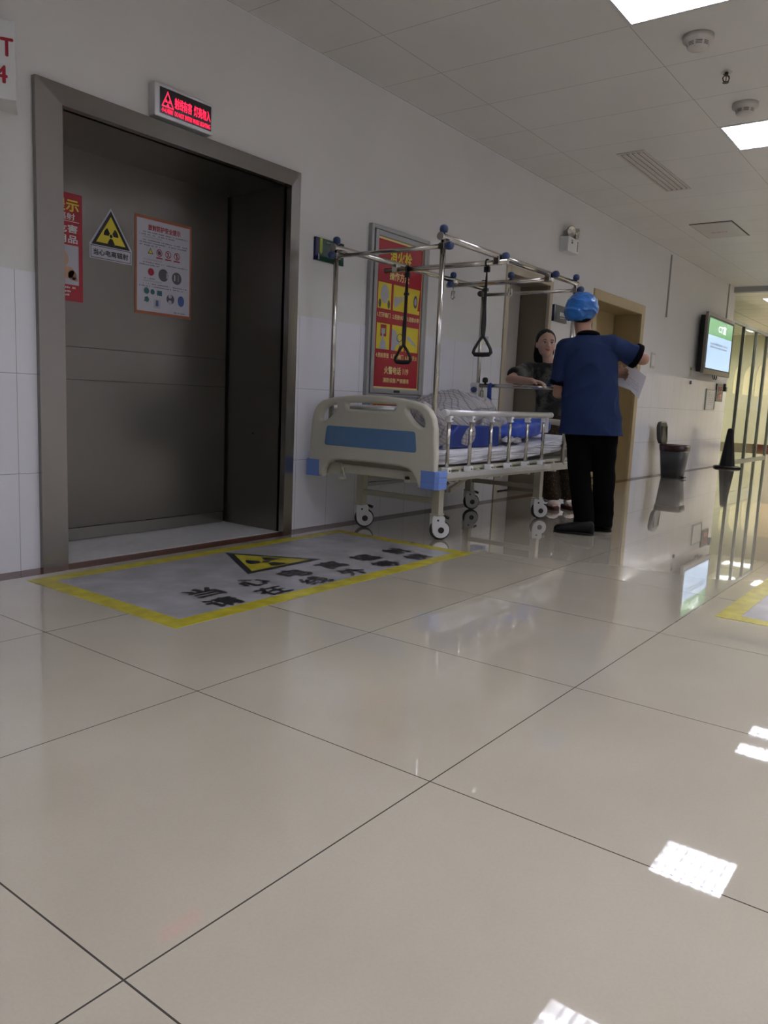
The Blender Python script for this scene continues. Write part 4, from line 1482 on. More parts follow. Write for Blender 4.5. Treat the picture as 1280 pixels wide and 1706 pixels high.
# ---------------------------------------------------------------- mattress, cushions, quilt
def mattress():
    nx, ny, nz = 120, 44, 8
    x0, x1, y0, y1 = 2.325, 4.30, -0.935, -0.155
    mb = MB()
    grid = []
    vs = []
    for i in range(nx + 1):
        u = i / nx
        x = x0 + (x1 - x0) * u
        lift = 0.075 * max(0, (u - 0.45) / 0.55) ** 1.8
        th = 0.098 + 0.016 * u
        zb = 0.470 + lift * 0.75
        zt = zb + th
        ce = Vector((x, (y0 + y1) / 2, (zb + zt) / 2))
        e_ = min(u, 1 - u) * (x1 - x0)
        k = 1.0 if e_ > 0.05 else sqrt(max(0.02, 1 - (1 - e_ / 0.05) ** 2))
        hw, hh = (y1 - y0) / 2 * (0.94 + 0.06 * k), th / 2 * max(0.25, k)
        seg = 64
        for j in range(seg):
            t_ = 2 * pi * j / seg
            ct, st = cos(t_), sin(t_)
            p = Vector((0, math.copysign(abs(ct) ** 0.28, ct) * hw, math.copysign(abs(st) ** 0.45, st) * hh)) + ce
            sl = (p.z - zb) * 1.0
            wr = sin((p.z - 0.10 * x) * 190 + 5 * noise.noise(Vector((x * 2.2, 1.0 if p.y > ce.y else 0, 0)))) * (0.4 + 0.6 * abs(noise.noise(Vector((x * 3.5, 3, p.z * 9)))) * 1.6)
            amp = 0.012 if abs(ct) > 0.80 else 0.004
            p += Vector((0, math.copysign(1, ct) * wr * amp, 0.004 * noise.noise(p * 9)))
            vs.append(p)
    fs = []
    seg = 64
    for i in range(nx):
        for j in range(seg):
            j2 = (j + 1) % seg
            fs.append((i * seg + j, i * seg + j2, (i + 1) * seg + j2, (i + 1) * seg + j))
    fs.append(tuple(range(seg)))
    fs.append(tuple(nx * seg + j for j in range(seg)))
    mb.add(vs, fs, True)
    return mb


o = mattress().build('mattress', 'sheet')
tag(o, 'white mattress in a wrinkled sheet on the bed', 'mattress')

# navy wedge cushion
prof = [(2.50, 0.574), (2.70, 0.712), (3.215, 0.705), (3.225, 0.575), (2.80, 0.570)]
o = MB().prism([(a, -0.885, b) for a, b in prof], (0, 0.30, 0)).build('wedge_cushion', 'boxblue', None, 0.012, segs=3)
tag(o, 'navy blue wedge cushion at the foot half of the bed behind the rail', 'cushion')
# bright blue bag-like cushion
prims = MB()
prims.loft([((3.30, -0.76, 0.655), (0, 0.08, 0), (0, 0, 0.035)), ((3.36, -0.76, 0.655), (0, 0.11, 0), (0, 0, 0.052)), ((3.55, -0.76, 0.665), (0, 0.12, 0), (0, 0, 0.060)),
            ((3.75, -0.76, 0.682), (0, 0.125, 0), (0, 0, 0.066)), ((3.98, -0.76, 0.702), (0, 0.12, 0), (0, 0, 0.055)), ((4.04, -0.76, 0.705), (0, 0.11, 0), (0, 0, 0.045))], 24, True, True, 3.5)
o = remeshed(prims, 'blue_cushion', 'bagblue', None, 0.014, 4, disp=lambda p, n: p + n * 0.007 * noise.noise(p * 14) + n * 0.004 * noise.noise(p * 30))
tag(o, 'bright blue creased cushion at the head half of the bed', 'cushion')
# clear plastic packet
prims = MB()
prims.ell((3.36, -0.88, 0.615), 0.085, 0.03, 0.022, 14, 8).ell((3.46, -0.89, 0.610), 0.05, 0.025, 0.02, 12, 8)
o = remeshed(prims, 'plastic_packet', 'hose', None, 0.008, 1, disp=lambda p, n: p + n * 0.010 * noise.noise(p * 60))
tag(o, 'small crumpled white plastic packet between the two blue cushions', 'packet')
# quilt heap
q = MB()
q.ell((3.20, -0.55, 0.66), 0.47, 0.30, 0.215, 24, 14)
q.ell((3.02, -0.60, 0.74), 0.28, 0.24, 0.145, 24, 14)
q.ell((3.22, -0.58, 0.80), 0.26, 0.22, 0.100, 24, 14)
q.ell((2.78, -0.64, 0.66), 0.28, 0.24, 0.160, 24, 14)
q.ell((2.56, -0.76, 0.72), 0.17, 0.13, 0.105, 24, 14)
q.ell((2.55, -0.80, 0.65), 0.14, 0.09, 0.12, 20, 10)
q.ell((3.52, -0.52, 0.67), 0.26, 0.24, 0.115, 20, 10)


def quilt_disp(p, n):
    d = 0.040 * noise.noise(Vector((p.x * 4.2, p.y * 3.0, p.z * 5)))
    r1 = 1 - abs(noise.noise(Vector((p.x * 4 - p.z * 2.5, p.y * 3, p.z * 3.5))))
    d += 0.045 * (r1 ** 4 - 0.35)
    d += 0.006 * noise.noise(p * 22)
    return p + n * d


o = remeshed(q, 'quilt', 'plaid', None, 0.014, 5, disp=quilt_disp)
tag(o, 'grey checked quilt heaped on the foot end of the bed', 'quilt')

# ================================================================ TRACTION FRAME
X0, X1, YW, YF, ZT = 2.33, 4.11, -0.175, -0.945, 1.742
fr = empty('traction_frame', (3.2, -0.56, 0.44), 'tall tubular steel overhead frame with blue knobs mounted on the bed', 'bed frame')
RT = 0.0165


def member(name, a, b, r=RT):
    return MB().cyl(a, b, r, seg=16).build(name, 'chrome', fr)


for x in (X0, X1):
    for y in (YW, YF):
        member('post', (x, y, 0.42 if x > 3 else 0.442), (x, y, ZT + 0.005), 0.0155)
for y in (YW, YF):
    member('top_rail', (X0 - 0.03, y, ZT), (X1 + 0.02, y, ZT), 0.018)
    MB().cyl((X0 - 0.034, y, ZT), (X0 - 0.028, y, ZT), 0.022, seg=18).build('end_disc', 'pipe', fr)
member('cross_bar', (X0, YF, ZT - 0.048), (X0, YW, ZT - 0.048), 0.013)
member('cross_bar', (X1, YF, ZT - 0.050), (X1, YW, ZT - 0.050), 0.013)
member('cross_bar', (X1, YF - 0.02, 0.990), (X1, YW + 0.04, 0.990), 0.016)
XA, XB = 2.945, 3.66
member('cross_bar', (XA, YF - 0.07, ZT - 0.036), (XA, YW + 0.09, ZT - 0.036), 0.0165)
member('cross_bar', (XB, YF - 0.03, ZT - 0.036), (XB, YW + 0.05, ZT - 0.036), 0.0165)


def knob(p, d, col='knob'):
    p, d = Vector(p), Vector(d).normalized()
    a = d.cross(Vector((0, 0, 1)) if abs(d.z) < 0.9 else Vector((1, 0, 0))).normalized()
    b = d.cross(a)
    MB().loft([(p, a * 0.008, b * 0.008), (p + d * 0.012, a * 0.010, b * 0.010), (p + d * 0.013, a * 0.021, b * 0.021), (p + d * 0.030, a * 0.024, b * 0.024), (p + d * 0.045, a * 0.021, b * 0.021),
               (p + d * 0.052, a * 0.012, b * 0.012)], 16).build('knob', col, fr)


Zv, XM, YM = (0, 0, 1), (-1, 0, 0), (0, -1, 0)
knob((X0, YW, ZT + 0.012), Zv)
knob((X0, YF, ZT + 0.012), Zv)
knob((X1, YW, ZT + 0.012), Zv)
knob((X1, YF, ZT + 0.012), Zv)
knob((X0 - 0.012, YW, ZT - 0.048), XM)
knob((X0 + 0.0, YF - 0.012, ZT - 0.048), YM)
knob((X1 - 0.012, YW, ZT - 0.045), XM, 'black')
knob((X1, YF - 0.012, ZT - 0.045), YM)
knob((XA + 0.02, YF - 0.012, ZT + 0.0), YM)
knob((XB + 0.02, YF - 0.012, ZT + 0.0), YM)
knob((XB, YW, ZT + 0.005), Zv)
knob((XB - 0.02, YW - 0.01, ZT - 0.035), XM)
knob((XB, YF + 0.29, ZT - 0.022), Zv)
knob((X1, YW - 0.065, 1.002), Zv, 'black')
knob((X1 - 0.012, YW + 0.01, 0.955), XM)
knob((X1 - 0.01, -0.80, 0.998), Zv)
mb = MB()
for x in (XA, XB):
    for y in (YW, YF):
        mb.box(x - 0.024, y - 0.022, ZT - 0.052, x + 0.024, y + 0.022, ZT + 0.002)
for x in (X0, X1):
    for y in (YW, YF):
        mb.box(x - 0.021, y - 0.021, ZT - 0.066, x + 0.021, y + 0.021, ZT - 0.030)
mb.box(X1 - 0.022, YF - 0.022, 0.965, X1 + 0.022, YF + 0.022, 1.012)
mb.build('clamps', 'chrome', fr, 0.006)
MB().box(X1 - 0.03, YW - 0.02, 0.90, X1 + 0.025, YW + 0.055, 1.01).build('pulley_bracket', 'alu', fr, 0.01)


def snap_hook(x, y, z):
    mb = MB()
    mb.tube([(x, y, z), (x, y, z - 0.03)], 0.004, 8)
    mb.tube([(x, y - 0.010, z - 0.03), (x, y - 0.012, z - 0.075), (x, y, z - 0.088), (x, y + 0.012, z - 0.075), (x, y + 0.010, z - 0.03), (x, y - 0.010, z - 0.03)], 0.006, 8)
    mb.build('snap_hook', 'chrome', fr)


snap_hook(XB, YW + 0.0 - 0.005, ZT - 0.05)
snap_hook(XB, YF + 0.29, ZT - 0.05)
snap_hook(X1, YW - 0.04, 0.978)


def grab_handle(x, y, zt, zb, label, lean=0.0):
    t = empty('grab_handle', (x, y, zb), label, 'grab handle', 'grab handles hanging from the overhead frame')
    # loop round the bar
    MB().tube([(x + 0.021 * cos(a), y, zt + 0.021 * sin(a)) for a in [k * 2 * pi / 16 for k in range(17)]], 0.006, 6).build('loop', 'strap', t)
    mb = MB()
    n = 26
    rings = []
    zs = zb + 0.115
    for k in range(n + 1):
        u = k / n
        z = zt - 0.02 + (zs - zt + 0.02) * u
        tw = 0.5 + 2.2 * u + lean
        a = Vector((cos(tw), sin(tw), 0))
        b = Vector((-sin(tw), cos(tw), 0))
        wv = 0.013 + 0.003 * sin(u * 9)
        rings.append((Vector((x, y + lean * 0.02 * u, z)), a * wv, b * 0.004))
    mb.loft(rings, 10)
    mb.build('strap', 'strap', t)
    MB().box(x - 0.010, y - 0.018, zt - 0.055, x + 0.012, y + 0.018, zt - 0.02).build('buckle', 'black', t, 0.003)
    MB().box(x - 0.009, y - 0.016, zt - 0.17, x + 0.011, y + 0.016, zt - 0.15).build('strap_slider', 'black', t, 0.003)
    yb = y + lean * 0.02
    tri_ = [(yb, zs), (yb + 0.030, zs - 0.035), (yb + 0.058, zb + 0.035), (yb + 0.063, zb + 0.014), (yb + 0.050, zb + 0.002), (yb, zb), (yb - 0.050, zb + 0.002), (yb - 0.063, zb + 0.014), (yb - 0.058, zb + 0.035), (yb - 0.030, zs - 0.035), (yb, zs)]
    MB().tube([(x, a, b) for a, b in tri_], [0.009, 0.009, 0.010, 0.012, 0.014, 0.015, 0.014, 0.012, 0.010, 0.009, 0.009], 10).build('triangle_grip', 'black', t)
    return t


grab_handle(XA, YF + 0.072, ZT - 0.036, 1.150, 'black triangular grab handle on a strap, the one nearer the room')
grab_handle(XA, -0.270, ZT - 0.036, 1.100, 'black triangular grab handle hanging before the red hydrant panel', 0.3)
t = tag(MB().tube([(2.955, YF + 0.078, 1.262), (2.972, YF + 0.05, 1.258), (2.975, YF + 0.045, 1.222)], 0.003).box(2.95, YF + 0.035, 1.214, 2.9515, YF + 0.056, 1.262).build('paper_tag', 'paper', None), 'small white paper tag on the room-side grab handle', 'tag')
# blue tie
mb = MB()
for dy, zb in ((0.0, 0.80), (0.014, 0.83)):
    mb.loft([(Vector((X1 - 0.018, -0.285 - dy, 1.005)), (0.003, 0, 0), (0, 0.012, 0)), (Vector((X1 - 0.022, -0.290 - dy, 0.90)), (0.003, 0, 0), (0, 0.013, 0)), (Vector((X1 - 0.020, -0.300 - dy, zb)), (0.003, 0, 0), (0, 0.011, 0))], 8)
mb.tube([(X1 + 0.019 * cos(a), -0.29, 0.990 + 0.019 * sin(a)) for a in [k * 2 * pi / 14 for k in range(15)]], 0.006, 6)
tag(mb.build('tie_strap', 'bluestrap'), 'blue strap tied round the low bar at the bed head', 'strap')

# ================================================================ PEOPLE
def hand(mb, wrist, d, side, nrm, L=0.175, curl=0.35, r=0.0085):
    """wrist -> palm -> five fingers; d finger direction, side towards thumb, nrm palm normal (curl direction)"""
    d, side, nrm = Vector(d).normalized(), Vector(side).normalized(), Vector(nrm).normalized()
    w_ = Vector(wrist)
    pl = L * 0.52
    mb.loft([(w_, side * 0.026, nrm * 0.019), (w_ + d * pl * 0.3, side * 0.034, nrm * 0.016), (w_ + d * pl * 0.8, side * 0.040, nrm * 0.014), (w_ + d * pl, side * 0.038, nrm * 0.011)], 14)
    lens = (0.40, 0.46, 0.42, 0.33)
    for k, l in enumerate(lens):
        b = w_ + d * (pl * 0.94) + side * (0.029 - k * 0.0193)
        a1 = curl * 0.7 + k * 0.05
        a2 = a1 + curl * 1.3
        a3 = a2 + curl * 0.9
        fan = side * (0.06 - k * 0.04)
        p = b
        for a, f_ in ((a1, 0.45), (a2, 0.32), (a3, 0.23)):
            q_ = p + (d * cos(a) + nrm * sin(a) + fan).normalized() * L * l * f_ * 1.1
            mb.cap(p, r * (1.05 if f_ > .4 else .95), q_, r * (0.95 if f_ > .4 else .85), 10)
            p = q_
    b = w_ + d * pl * 0.30 + side * 0.026
    q1 = b + (side * 0.8 + d * 0.75 + nrm * 0.3).normalized() * 0.042
    q2 = q1 + (side * 0.25 + d * 1.0 + nrm * 0.35).normalized() * 0.030
    mb.cap(b, 0.014, q1, 0.011, 10)
    mb.cap(q1, 0.010, q2, 0.0085, 10)


def head(mb, c, f, up=(0, 0, 1), s=1.0, female=False):
    """skull with face; c centre of head, f facing direction"""
    c, f, up = Vector(c), Vector(f).normalized(), Vector(up).normalized()
    l = up.cross(f).normalized()      # to the person's left
    f = l.cross(up)
    P = lambda a, b, c_: c + l * a * s + f * b * s + up * c_ * s
    mb.ell(P(0, -0.012, 0.030), l * 0.076 * s, f * 0.093 * s, up * 0.088 * s, 24, 14)
    mb.ell(P(0, 0.018, -0.025), l * 0.066 * s, f * 0.070 * s, up * 0.082 * s, 22, 14)
    mb.ell(P(0, 0.052, -0.080), l * 0.032 * s, f * 0.030 * s, up * 0.026 * s, 16, 10)   # chin
    for k in (-1, 1):
        mb.ell(P(0.035 * k, 0.052, -0.030), l * 0.027 * s, f * 0.028 * s, up * 0.030 * s, 14, 8)     # cheeks
        mb.ell(P(0.073 * k, -0.010, -0.008), l * 0.011 * s, f * 0.018 * s, up * 0.031 * s, 12, 8)    # ears
        mb.ell(P(0.034 * k, 0.071, 0.026), l * 0.026 * s, f * 0.012 * s, up * 0.008 * s, 12, 8)      # brow
    mb.cap(P(0, 0.082, 0.012), 0.008 * s, P(0, 0.100, -0.020), 0.012 * s, 10)
    for k in (-1, 1):
        mb.ell(P(0.011 * k, 0.094, -0.023), l * 0.009 * s, f * 0.010 * s, up * 0.008 * s, 10, 6)
    mb.ell(P(0, 0.083, -0.052), l * 0.022 * s, f * 0.010 * s, up * 0.008 * s, 12, 6)
    return P, l, f, up


def face_parts(P, l, f, up, body, s=1.0, lips='lip'):
    for k in (-1, 1):
        e1 = MB().ell(P(0.031 * k, 0.0800, 0.006), l * 0.0135 * s, f * 0.0062 * s, up * 0.0050 * s, 14, 8).build('eye', 'paper', body)
        MB().ell(P(0.030 * k, 0.0842, 0.006), l * 0.0062 * s, f * 0.0040 * s, up * 0.0056 * s, 12, 8).build('iris', 'eye', e1)
        MB().tube([P(0.046 * k, 0.078, 0.009), P(0.031 * k, 0.0865, 0.0125), P(0.017 * k, 0.082, 0.006)], 0.0016 * s, 6).build('eyelid', 'eye', body)
        MB().tube([P(0.050 * k, 0.0790, 0.026), P(0.034 * k, 0.0855, 0.032), P(0.016 * k, 0.0870, 0.027)], [0.0012 * s, 0.0028 * s, 0.0024 * s], 6).build('eyebrow', 'hair', body)
    MB().tube([P(-0.021, 0.086, -0.0515), P(-0.008, 0.0930, -0.0490), P(0.008, 0.0930, -0.0490), P(0.021, 0.086, -0.0515)], [0.0015 * s, 0.0038 * s, 0.0038 * s, 0.0015 * s], 8) \
        .tube([P(-0.018, 0.086, -0.0545), P(0, 0.0925, -0.0585), P(0.018, 0.086, -0.0545)], [0.0015 * s, 0.0045 * s, 0.0015 * s], 8).build('lips', lips, body)


# ---------------------------------------------------------------- man in blue
V_ = Vector
man = empty('person', (3.74, -1.34, 0), 'person in navy scrubs, black trousers and a blue cap, seen from behind', 'person')
fx = V_((0.90, 0.44, 0)).normalized()          # facing
rx = V_((0.44, -0.90, 0)).normalized()         # to his right (image right)
foL, foR = V_((3.600, -1.300, 0)), V_((3.93, -1.355, 0))
hipL, hipR = V_((3.680, -1.225, 0.80)), V_((3.765, -1.385, 0.80))
kneL, kneR = V_((3.690, -1.262, 0.43)), V_((3.80, -1.392, 0.43))
ankL, ankR = V_((3.625, -1.330, 0.085)), V_((3.870, -1.385, 0.085))
ankL = V_((3.655, -1.335, 0.085))
shL, shR = V_((3.655, -1.120, 1.235)), V_((3.770, -1.400, 1.265))
elL, elR = V_((3.668, -1.075, 0.945)), V_((3.905, -1.560, 1.190))
wrL, wrR = V_((3.90, -1.13, 0.985)), V_((4.05, -1.36, 1.215))
nk = V_((3.715, -1.225, 1.315))
hd = V_((3.712, -1.190, 1.478))
hf = V_((0.93, 0.30, -0.05))
b = MB()
# trunk
b.loft([(V_((3.722, -1.300, 0.76)), rx * 0.150, fx * 0.095), (V_((3.720, -1.295, 0.86)), rx * 0.160, fx * 0.105), (V_((3.715, -1.280, 1.00)), rx * 0.138, fx * 0.095),
        (V_((3.712, -1.268, 1.14)), rx * 0.155, fx * 0.105), (V_((3.712, -1.262, 1.25)), rx * 0.150, fx * 0.085), (V_((3.712, -1.255, 1.31)), rx * 0.075, fx * 0.06)], 24)
b.cap(shL, 0.052, shR, 0.052)
b.cap(nk - V_((0, 0, 0.05)), 0.056, hd - V_((0.01, 0.0, 0.05)), 0.054)
for s_, e_, w2 in ((shL, elL, wrL), (shR, elR, wrR)):
    b.cap(s_, 0.050, e_, 0.040)
    b.cap(e_, 0.041, w2, 0.026)
for h_, k_, a_ in ((hipL, kneL, ankL), (hipR, kneR, ankR)):
    b.cap(h_, 0.082, k_, 0.054)
    b.cap(k_, 0.054, a_, 0.036)
# left hand crosses in front to hold the sheet on his right side
handL_w = V_((3.995, -1.295, 1.085))
b.cap(wrL, 0.026, handL_w, 0.025)
hand(b, handL_w, V_((0.10, -0.95, 0.22)), V_((0.2, 0.1, 0.9)), V_((-0.5, -0.4, -0.5)), 0.165, 0.5)
hand(b, wrR, V_((0.80, 0.55, 0.15)), V_((0.1, -0.2, 0.9)), V_((-0.5, 0.6, -0.1)), 0.165, 0.35)
P, l_, f_, u_ = head(b, hd, hf, (0.02, 0.05, 1), 0.98)
mbody = remeshed(b, 'body', 'skin', man, 0.0062, 3)
face_parts(P, l_, f_, u_, mbody, 0.98)
# short hair under the cap
hh = MB()
hh.ell(P(0, -0.028, 0.022), l_ * 0.078, f_ * 0.080, u_ * 0.074, 22, 12)
hh.ell(P(0.0, -0.052, -0.035), l_ * 0.066, f_ * 0.040, u_ * 0.036, 18, 10)
remeshed(hh, 'hair', 'hair', man, 0.008, 2)
cap_ = MB()
cu_ = (u_ + l_ * 0.22 - f_ * 0.10).normalized()
cl_ = cu_.cross(f_).normalized() * -1
cf_ = cl_.cross(cu_)
cc_ = P(0.006, -0.018, 0.036)
cap_.ell(cc_, cl_ * 0.107, cf_ * 0.118, cu_ * 0.100, 36, 20)
cap_.ell(cc_ + l_ * 0.020 - u_ * 0.028 - f_ * 0.02, cl_ * 0.092, cf_ * 0.096, cu_ * 0.072, 30, 16)


def cap_disp(p, n):
    q_ = V_((p.x * 11, p.y * 11, p.z * 16))
    r_ = 1 - abs(noise.noise(q_)) * 1.6
    r2 = 1 - abs(noise.noise(q_ * 2.1 + V_((5, 0, 0)))) * 1.6
    return p + n * (0.010 * (max(r_, 0) ** 3 - 0.3) + 0.004 * (max(r2, 0) ** 3 - 0.3))


remeshed(cap_, 'surgical_cap', 'cap', man, 0.0055, 2, cuts=[(P(0, 0.02, -0.010), (-u_ + f_ * 0.55 - l_ * 0.05))], disp=cap_disp)
# trousers
tr = MB()
tr.loft([(V_((3.722, -1.302, 0.62)), rx * 0.135, fx * 0.085), (V_((3.722, -1.302, 0.74)), rx * 0.168, fx * 0.115), (V_((3.722, -1.297, 0.90)), rx * 0.165, fx * 0.112)], 24)
for h_, k_, a_, kk in ((hipL, kneL, ankL, 1), (hipR, kneR, ankR, 1)):
    tr.loft([(h_, rx * 0.094, fx * 0.098), ((h_ + k_) / 2, rx * 0.086, fx * 0.086), (k_, rx * 0.076, fx * 0.076), ((k_ + a_) / 2 - fx * 0.012, rx * 0.075, fx * 0.074), (a_ + V_((0, 0, 0.03)), rx * 0.070, fx * 0.072),
             (a_ + V_((0, 0, -0.045)) - fx * 0.004, rx * 0.072, fx * 0.080)], 20)
remeshed(tr, 'trousers', 'black_cloth', man, 0.010, 3, disp=lambda p, n: p + n * (0.007 * noise.noise(V_((p.x * 8, p.y * 8, p.z * 14)))))
# scrub top
sh = MB()
sh.loft([(V_((3.728, -1.310, 0.640)), rx * 0.212, fx * 0.135), (V_((3.724, -1.303, 0.76)), rx * 0.203, fx * 0.140), (V_((3.718, -1.292, 0.90)), rx * 0.187, fx * 0.130), (V_((3.714, -1.280, 1.04)), rx * 0.178, fx * 0.125),
         (V_((3.712, -1.268, 1.15)), rx * 0.180, fx * 0.125), (V_((3.710, -1.260, 1.24)), rx * 0.172, fx * 0.105), (V_((3.712, -1.250, 1.295)), rx * 0.115, fx * 0.080), (V_((3.714, -1.240, 1.328)), rx * 0.068, fx * 0.068)], 32)
sh.cap(shL + V_((0, 0, 0.005)), 0.066, shR + V_((0, 0, 0.005)), 0.068)
for s_, e_, r1, r2, t1 in ((shL, elL, 0.066, 0.070, 0.72), (shR, elR, 0.070, 0.080, 0.68)):
    q1 = s_ + (e_ - s_) * t1
    d = (e_ - s_).normalized()
    a = d.cross(V_((0.3, 0.2, 1))).normalized()
    bb = d.cross(a)
    sh.loft([(s_ - d * 0.02, a * r1, bb * r1), (s_ + (q1 - s_) * 0.5, a * r1, bb * r1 * 1.02), (q1, a * r2, bb * r2)], 20)


def cloth(p, n):
    k = noise.noise(V_((p.x * 5 + 2, p.y * 5, p.z * 2.2)))
    k2 = 1 - abs(noise.noise(V_((p.x * 7, p.y * 7 + p.z * 3, p.z * 5))))
    return p + n * (0.010 * k + 0.010 * (k2 ** 4 - 0.3))


remeshed(sh, 'scrub_top', 'navy_cloth', man, 0.008, 3, cuts=[((3.7, -1.3, 0.672), (0.02, -0.0, -1))], disp=cloth)
for s_, e_, r2, t1 in ((shL, elL, 0.071, 0.70), (shR, elR, 0.080, 0.66)):
    d = (e_ - s_).normalized()
    a = d.cross(V_((0.3, 0.2, 1))).normalized()
    bb = d.cross(a)
    q1 = s_ + (e_ - s_) * t1
    MB().loft([(q1, a * r2, bb * r2), (q1 + d * 0.008, a * (r2 + .003), bb * (r2 + .003)), (q1 + d * 0.034, a * (r2 + .003), bb * (r2 + .003)), (q1 + d * 0.036, a * (r2 - .012), bb * (r2 - .012))], 24).build('sleeve_trim', 'trim_cloth', man)
MB().tube([V_((3.714, -1.238, 1.334)) + rx * 0.064 * cos(a) + fx * 0.066 * sin(a) - V_((0, 0, 0.014 * sin(a))) for a in [k * 2 * pi / 24 for k in range(25)]], 0.015, 10).build('collar_trim', 'trim_cloth', man)


def shoe(heel, toe, parent, m='shoe', w_=0.047):
    heel, toe = V_(heel), V_(toe)
    d = (toe - heel).normalized()
    sd = d.cross(V_((0, 0, 1)))
    L = (toe - heel).length
    up_ = V_((0, 0, 1))
    s_ = MB()
    s_.loft([(heel + up_ * 0.045, sd * 0.020, up_ * 0.030), (heel + d * 0.015 + up_ * 0.048, sd * 0.036, up_ * 0.045), (heel + d * L * 0.28 + up_ * 0.052, sd * 0.040, up_ * 0.050),
             (heel + d * L * 0.5 + up_ * 0.042, sd * 0.043, up_ * 0.040), (heel + d * L * 0.75 + up_ * 0.033, sd * w_, up_ * 0.031), (heel + d * L * 0.93 + up_ * 0.028, sd * 0.038, up_ * 0.026), (toe + up_ * 0.024, sd * 0.015, up_ * 0.014)], 20)
    o = remeshed(s_, 'shoe', m, parent, 0.006, 2, cuts=[((0, 0, 0.014), (0, 0, -1))])
    MB().loft([(heel + d * L * 0.5 + up_ * z, sd * (w_ + 0.002), d * L * 0.51) for z in (0.001, 0.016)], 28, True, True, 2.6).build('sole', 'shoe', o, 0.003)


shoe((3.628, -1.425, 0), (3.560, -1.165, 0), man)
shoe((3.86, -1.445, 0), (3.985, -1.235, 0), man)

# paper sheet held in his left hand
pp = MB()
A_, B_, C_, D_ = V_((4.020, -1.335, 1.120)), V_((4.035, -1.545, 1.085)), V_((4.022, -1.505, 0.930)), V_((3.990, -1.385, 1.010))
n = 10
vs = []
outl = [V_((4.040, -1.43, 1.165)), V_((4.04, -1.545, 1.080)), V_((4.020, -1.512, 0.928)), V_((4.00, -1.455, 0.985)), V_((3.985, -1.375, 1.012)), V_((4.005, -1.345, 1.105))]
ctr = sum(outl, V_()) / 6 + V_((-0.012, 0, 0.0))
vs = outl + [ctr]
fs_ = [(i, (i + 1) % 6, 6) for i in range(6)]
me_ = MB().add(vs, fs_, True)
me_.add([v + V_((0.0008, 0, 0)) for v in vs], [tuple(reversed(q_)) for q_ in fs_], True)
sheet_ = empty('paper_sheet', (4.02, -1.44, 0.93), 'white printed sheet held out by the person in navy scrubs', 'paper')
me_.build('page', 'paper', sheet_)
pr = MB()
for k in range(4):
    for j in range(9):
        if random.random() < .8:
            p0 = V_((3.9985, -1.400 - j * 0.0125 , 1.098 - j * 0.0085 - k * 0.016))
            pr.add([p0, p0 + V_((0, -0.009, -0.006)), p0 + V_((0, -0.009, -0.002)), p0 + V_((0, 0, 0.004))], [(0, 1, 2, 3)])
pr.build('fine_print', 'lightgrey', sheet_)

# ---------------------------------------------------------------- woman
wo = empty('person', (4.66, -0.66, 0), 'person in a dark camouflage T-shirt leaning an arm on the bed frame, facing the camera', 'person')
wf = V_((-0.80, -0.60, 0)).normalized()
wl_ = V_((0, 0, 1)).cross(wf).normalized()      # her left
hdw = V_((4.60, -0.505, 1.352))
shRw, shLw = V_((4.545, -0.400, 1.150)), V_((4.715, -0.690, 1.150))
elRw, wrRw = V_((4.235, -0.395, 1.050)), V_((4.135, -0.640, 1.034))
elLw, wrLw = V_((4.77, -0.86, 0.93)), V_((4.70, -0.90, 0.73))
hipRw, hipLw = V_((4.66, -0.49, 0.75)), V_((4.76, -0.68, 0.75))
knRw, knLw = V_((4.665, -0.560, 0.41)), V_((4.80, -0.70, 0.41))
anRw, anLw = V_((4.71, -0.600, 0.075)), V_((4.84, -0.690, 0.075))
b = MB()
b.loft([(V_((4.70, -0.585, 0.70)), wl_ * 0.125, wf * 0.08), (V_((4.70, -0.580, 0.80)), wl_ * 0.130, wf * 0.085), (V_((4.67, -0.57, 0.93)), wl_ * 0.120, wf * 0.085), (V_((4.645, -0.555, 1.05)), wl_ * 0.135, wf * 0.095),
        (V_((4.63, -0.545, 1.14)), wl_ * 0.125, wf * 0.075), (V_((4.625, -0.54, 1.19)), wl_ * 0.06, wf * 0.05)], 24)
b.cap(shRw, 0.045, shLw, 0.045)
b.cap((4.625, -0.535, 1.15), 0.045, (4.615, -0.515, 1.29), 0.043)
for s_, e_, w2 in ((shRw, elRw, wrRw), (shLw, elLw, wrLw)):
    b.cap(s_, 0.044, e_, 0.036)
    b.cap(e_, 0.037, w2, 0.023)
for h_, k_, a_ in ((hipRw, knRw, anRw), (hipLw, knLw, anLw)):
    b.cap(h_, 0.070, k_, 0.050)
    b.cap(k_, 0.050, a_, 0.033)
for a_, dd in ((anRw, V_((-0.75, -0.66, 0))), (anLw, V_((-0.7, -0.7, 0)))):
    d = dd.normalized()
    b.cap(a_ - V_((0, 0, 0.02)), 0.032, V_((a_.x, a_.y, 0.045)) + d * 0.09, 0.022)
    sd = d.cross(V_((0, 0, 1)))
    for k in range(5):
        base = V_((a_.x, a_.y, 0.036)) + d * (0.118 - 0.006 * k) + sd * (0.026 - k * 0.013)
        b.cap(base, 0.010, base + d * (0.030 - 0.002 * k), 0.0085, 8)
hand(b, wrRw, V_((-0.10, -0.95, -0.10)), V_((-0.85, 0.05, 0.05)), V_((-0.25, -0.1, -0.95)), 0.155, 0.42, 0.0078)
hand(b, wrLw, V_((-0.25, 0.05, -0.95)), V_((-0.8, -0.6, 0)), V_((-0.3, 0.9, 0)), 0.155, 0.4, 0.0078)
P, l_, f_, u_ = head(b, hdw, V_((-0.78, -0.66, -0.02)), (0, 0, 1), 0.97, True)
wbody = remeshed(b, 'body', 'skin_f', wo, 0.0060, 3)
face_parts(P, l_, f_, u_, wbody, 0.97)
hh = MB()
hh.ell(P(0, -0.016, 0.036), l_ * 0.0815, f_ * 0.0950, u_ * 0.0875, 28, 16)
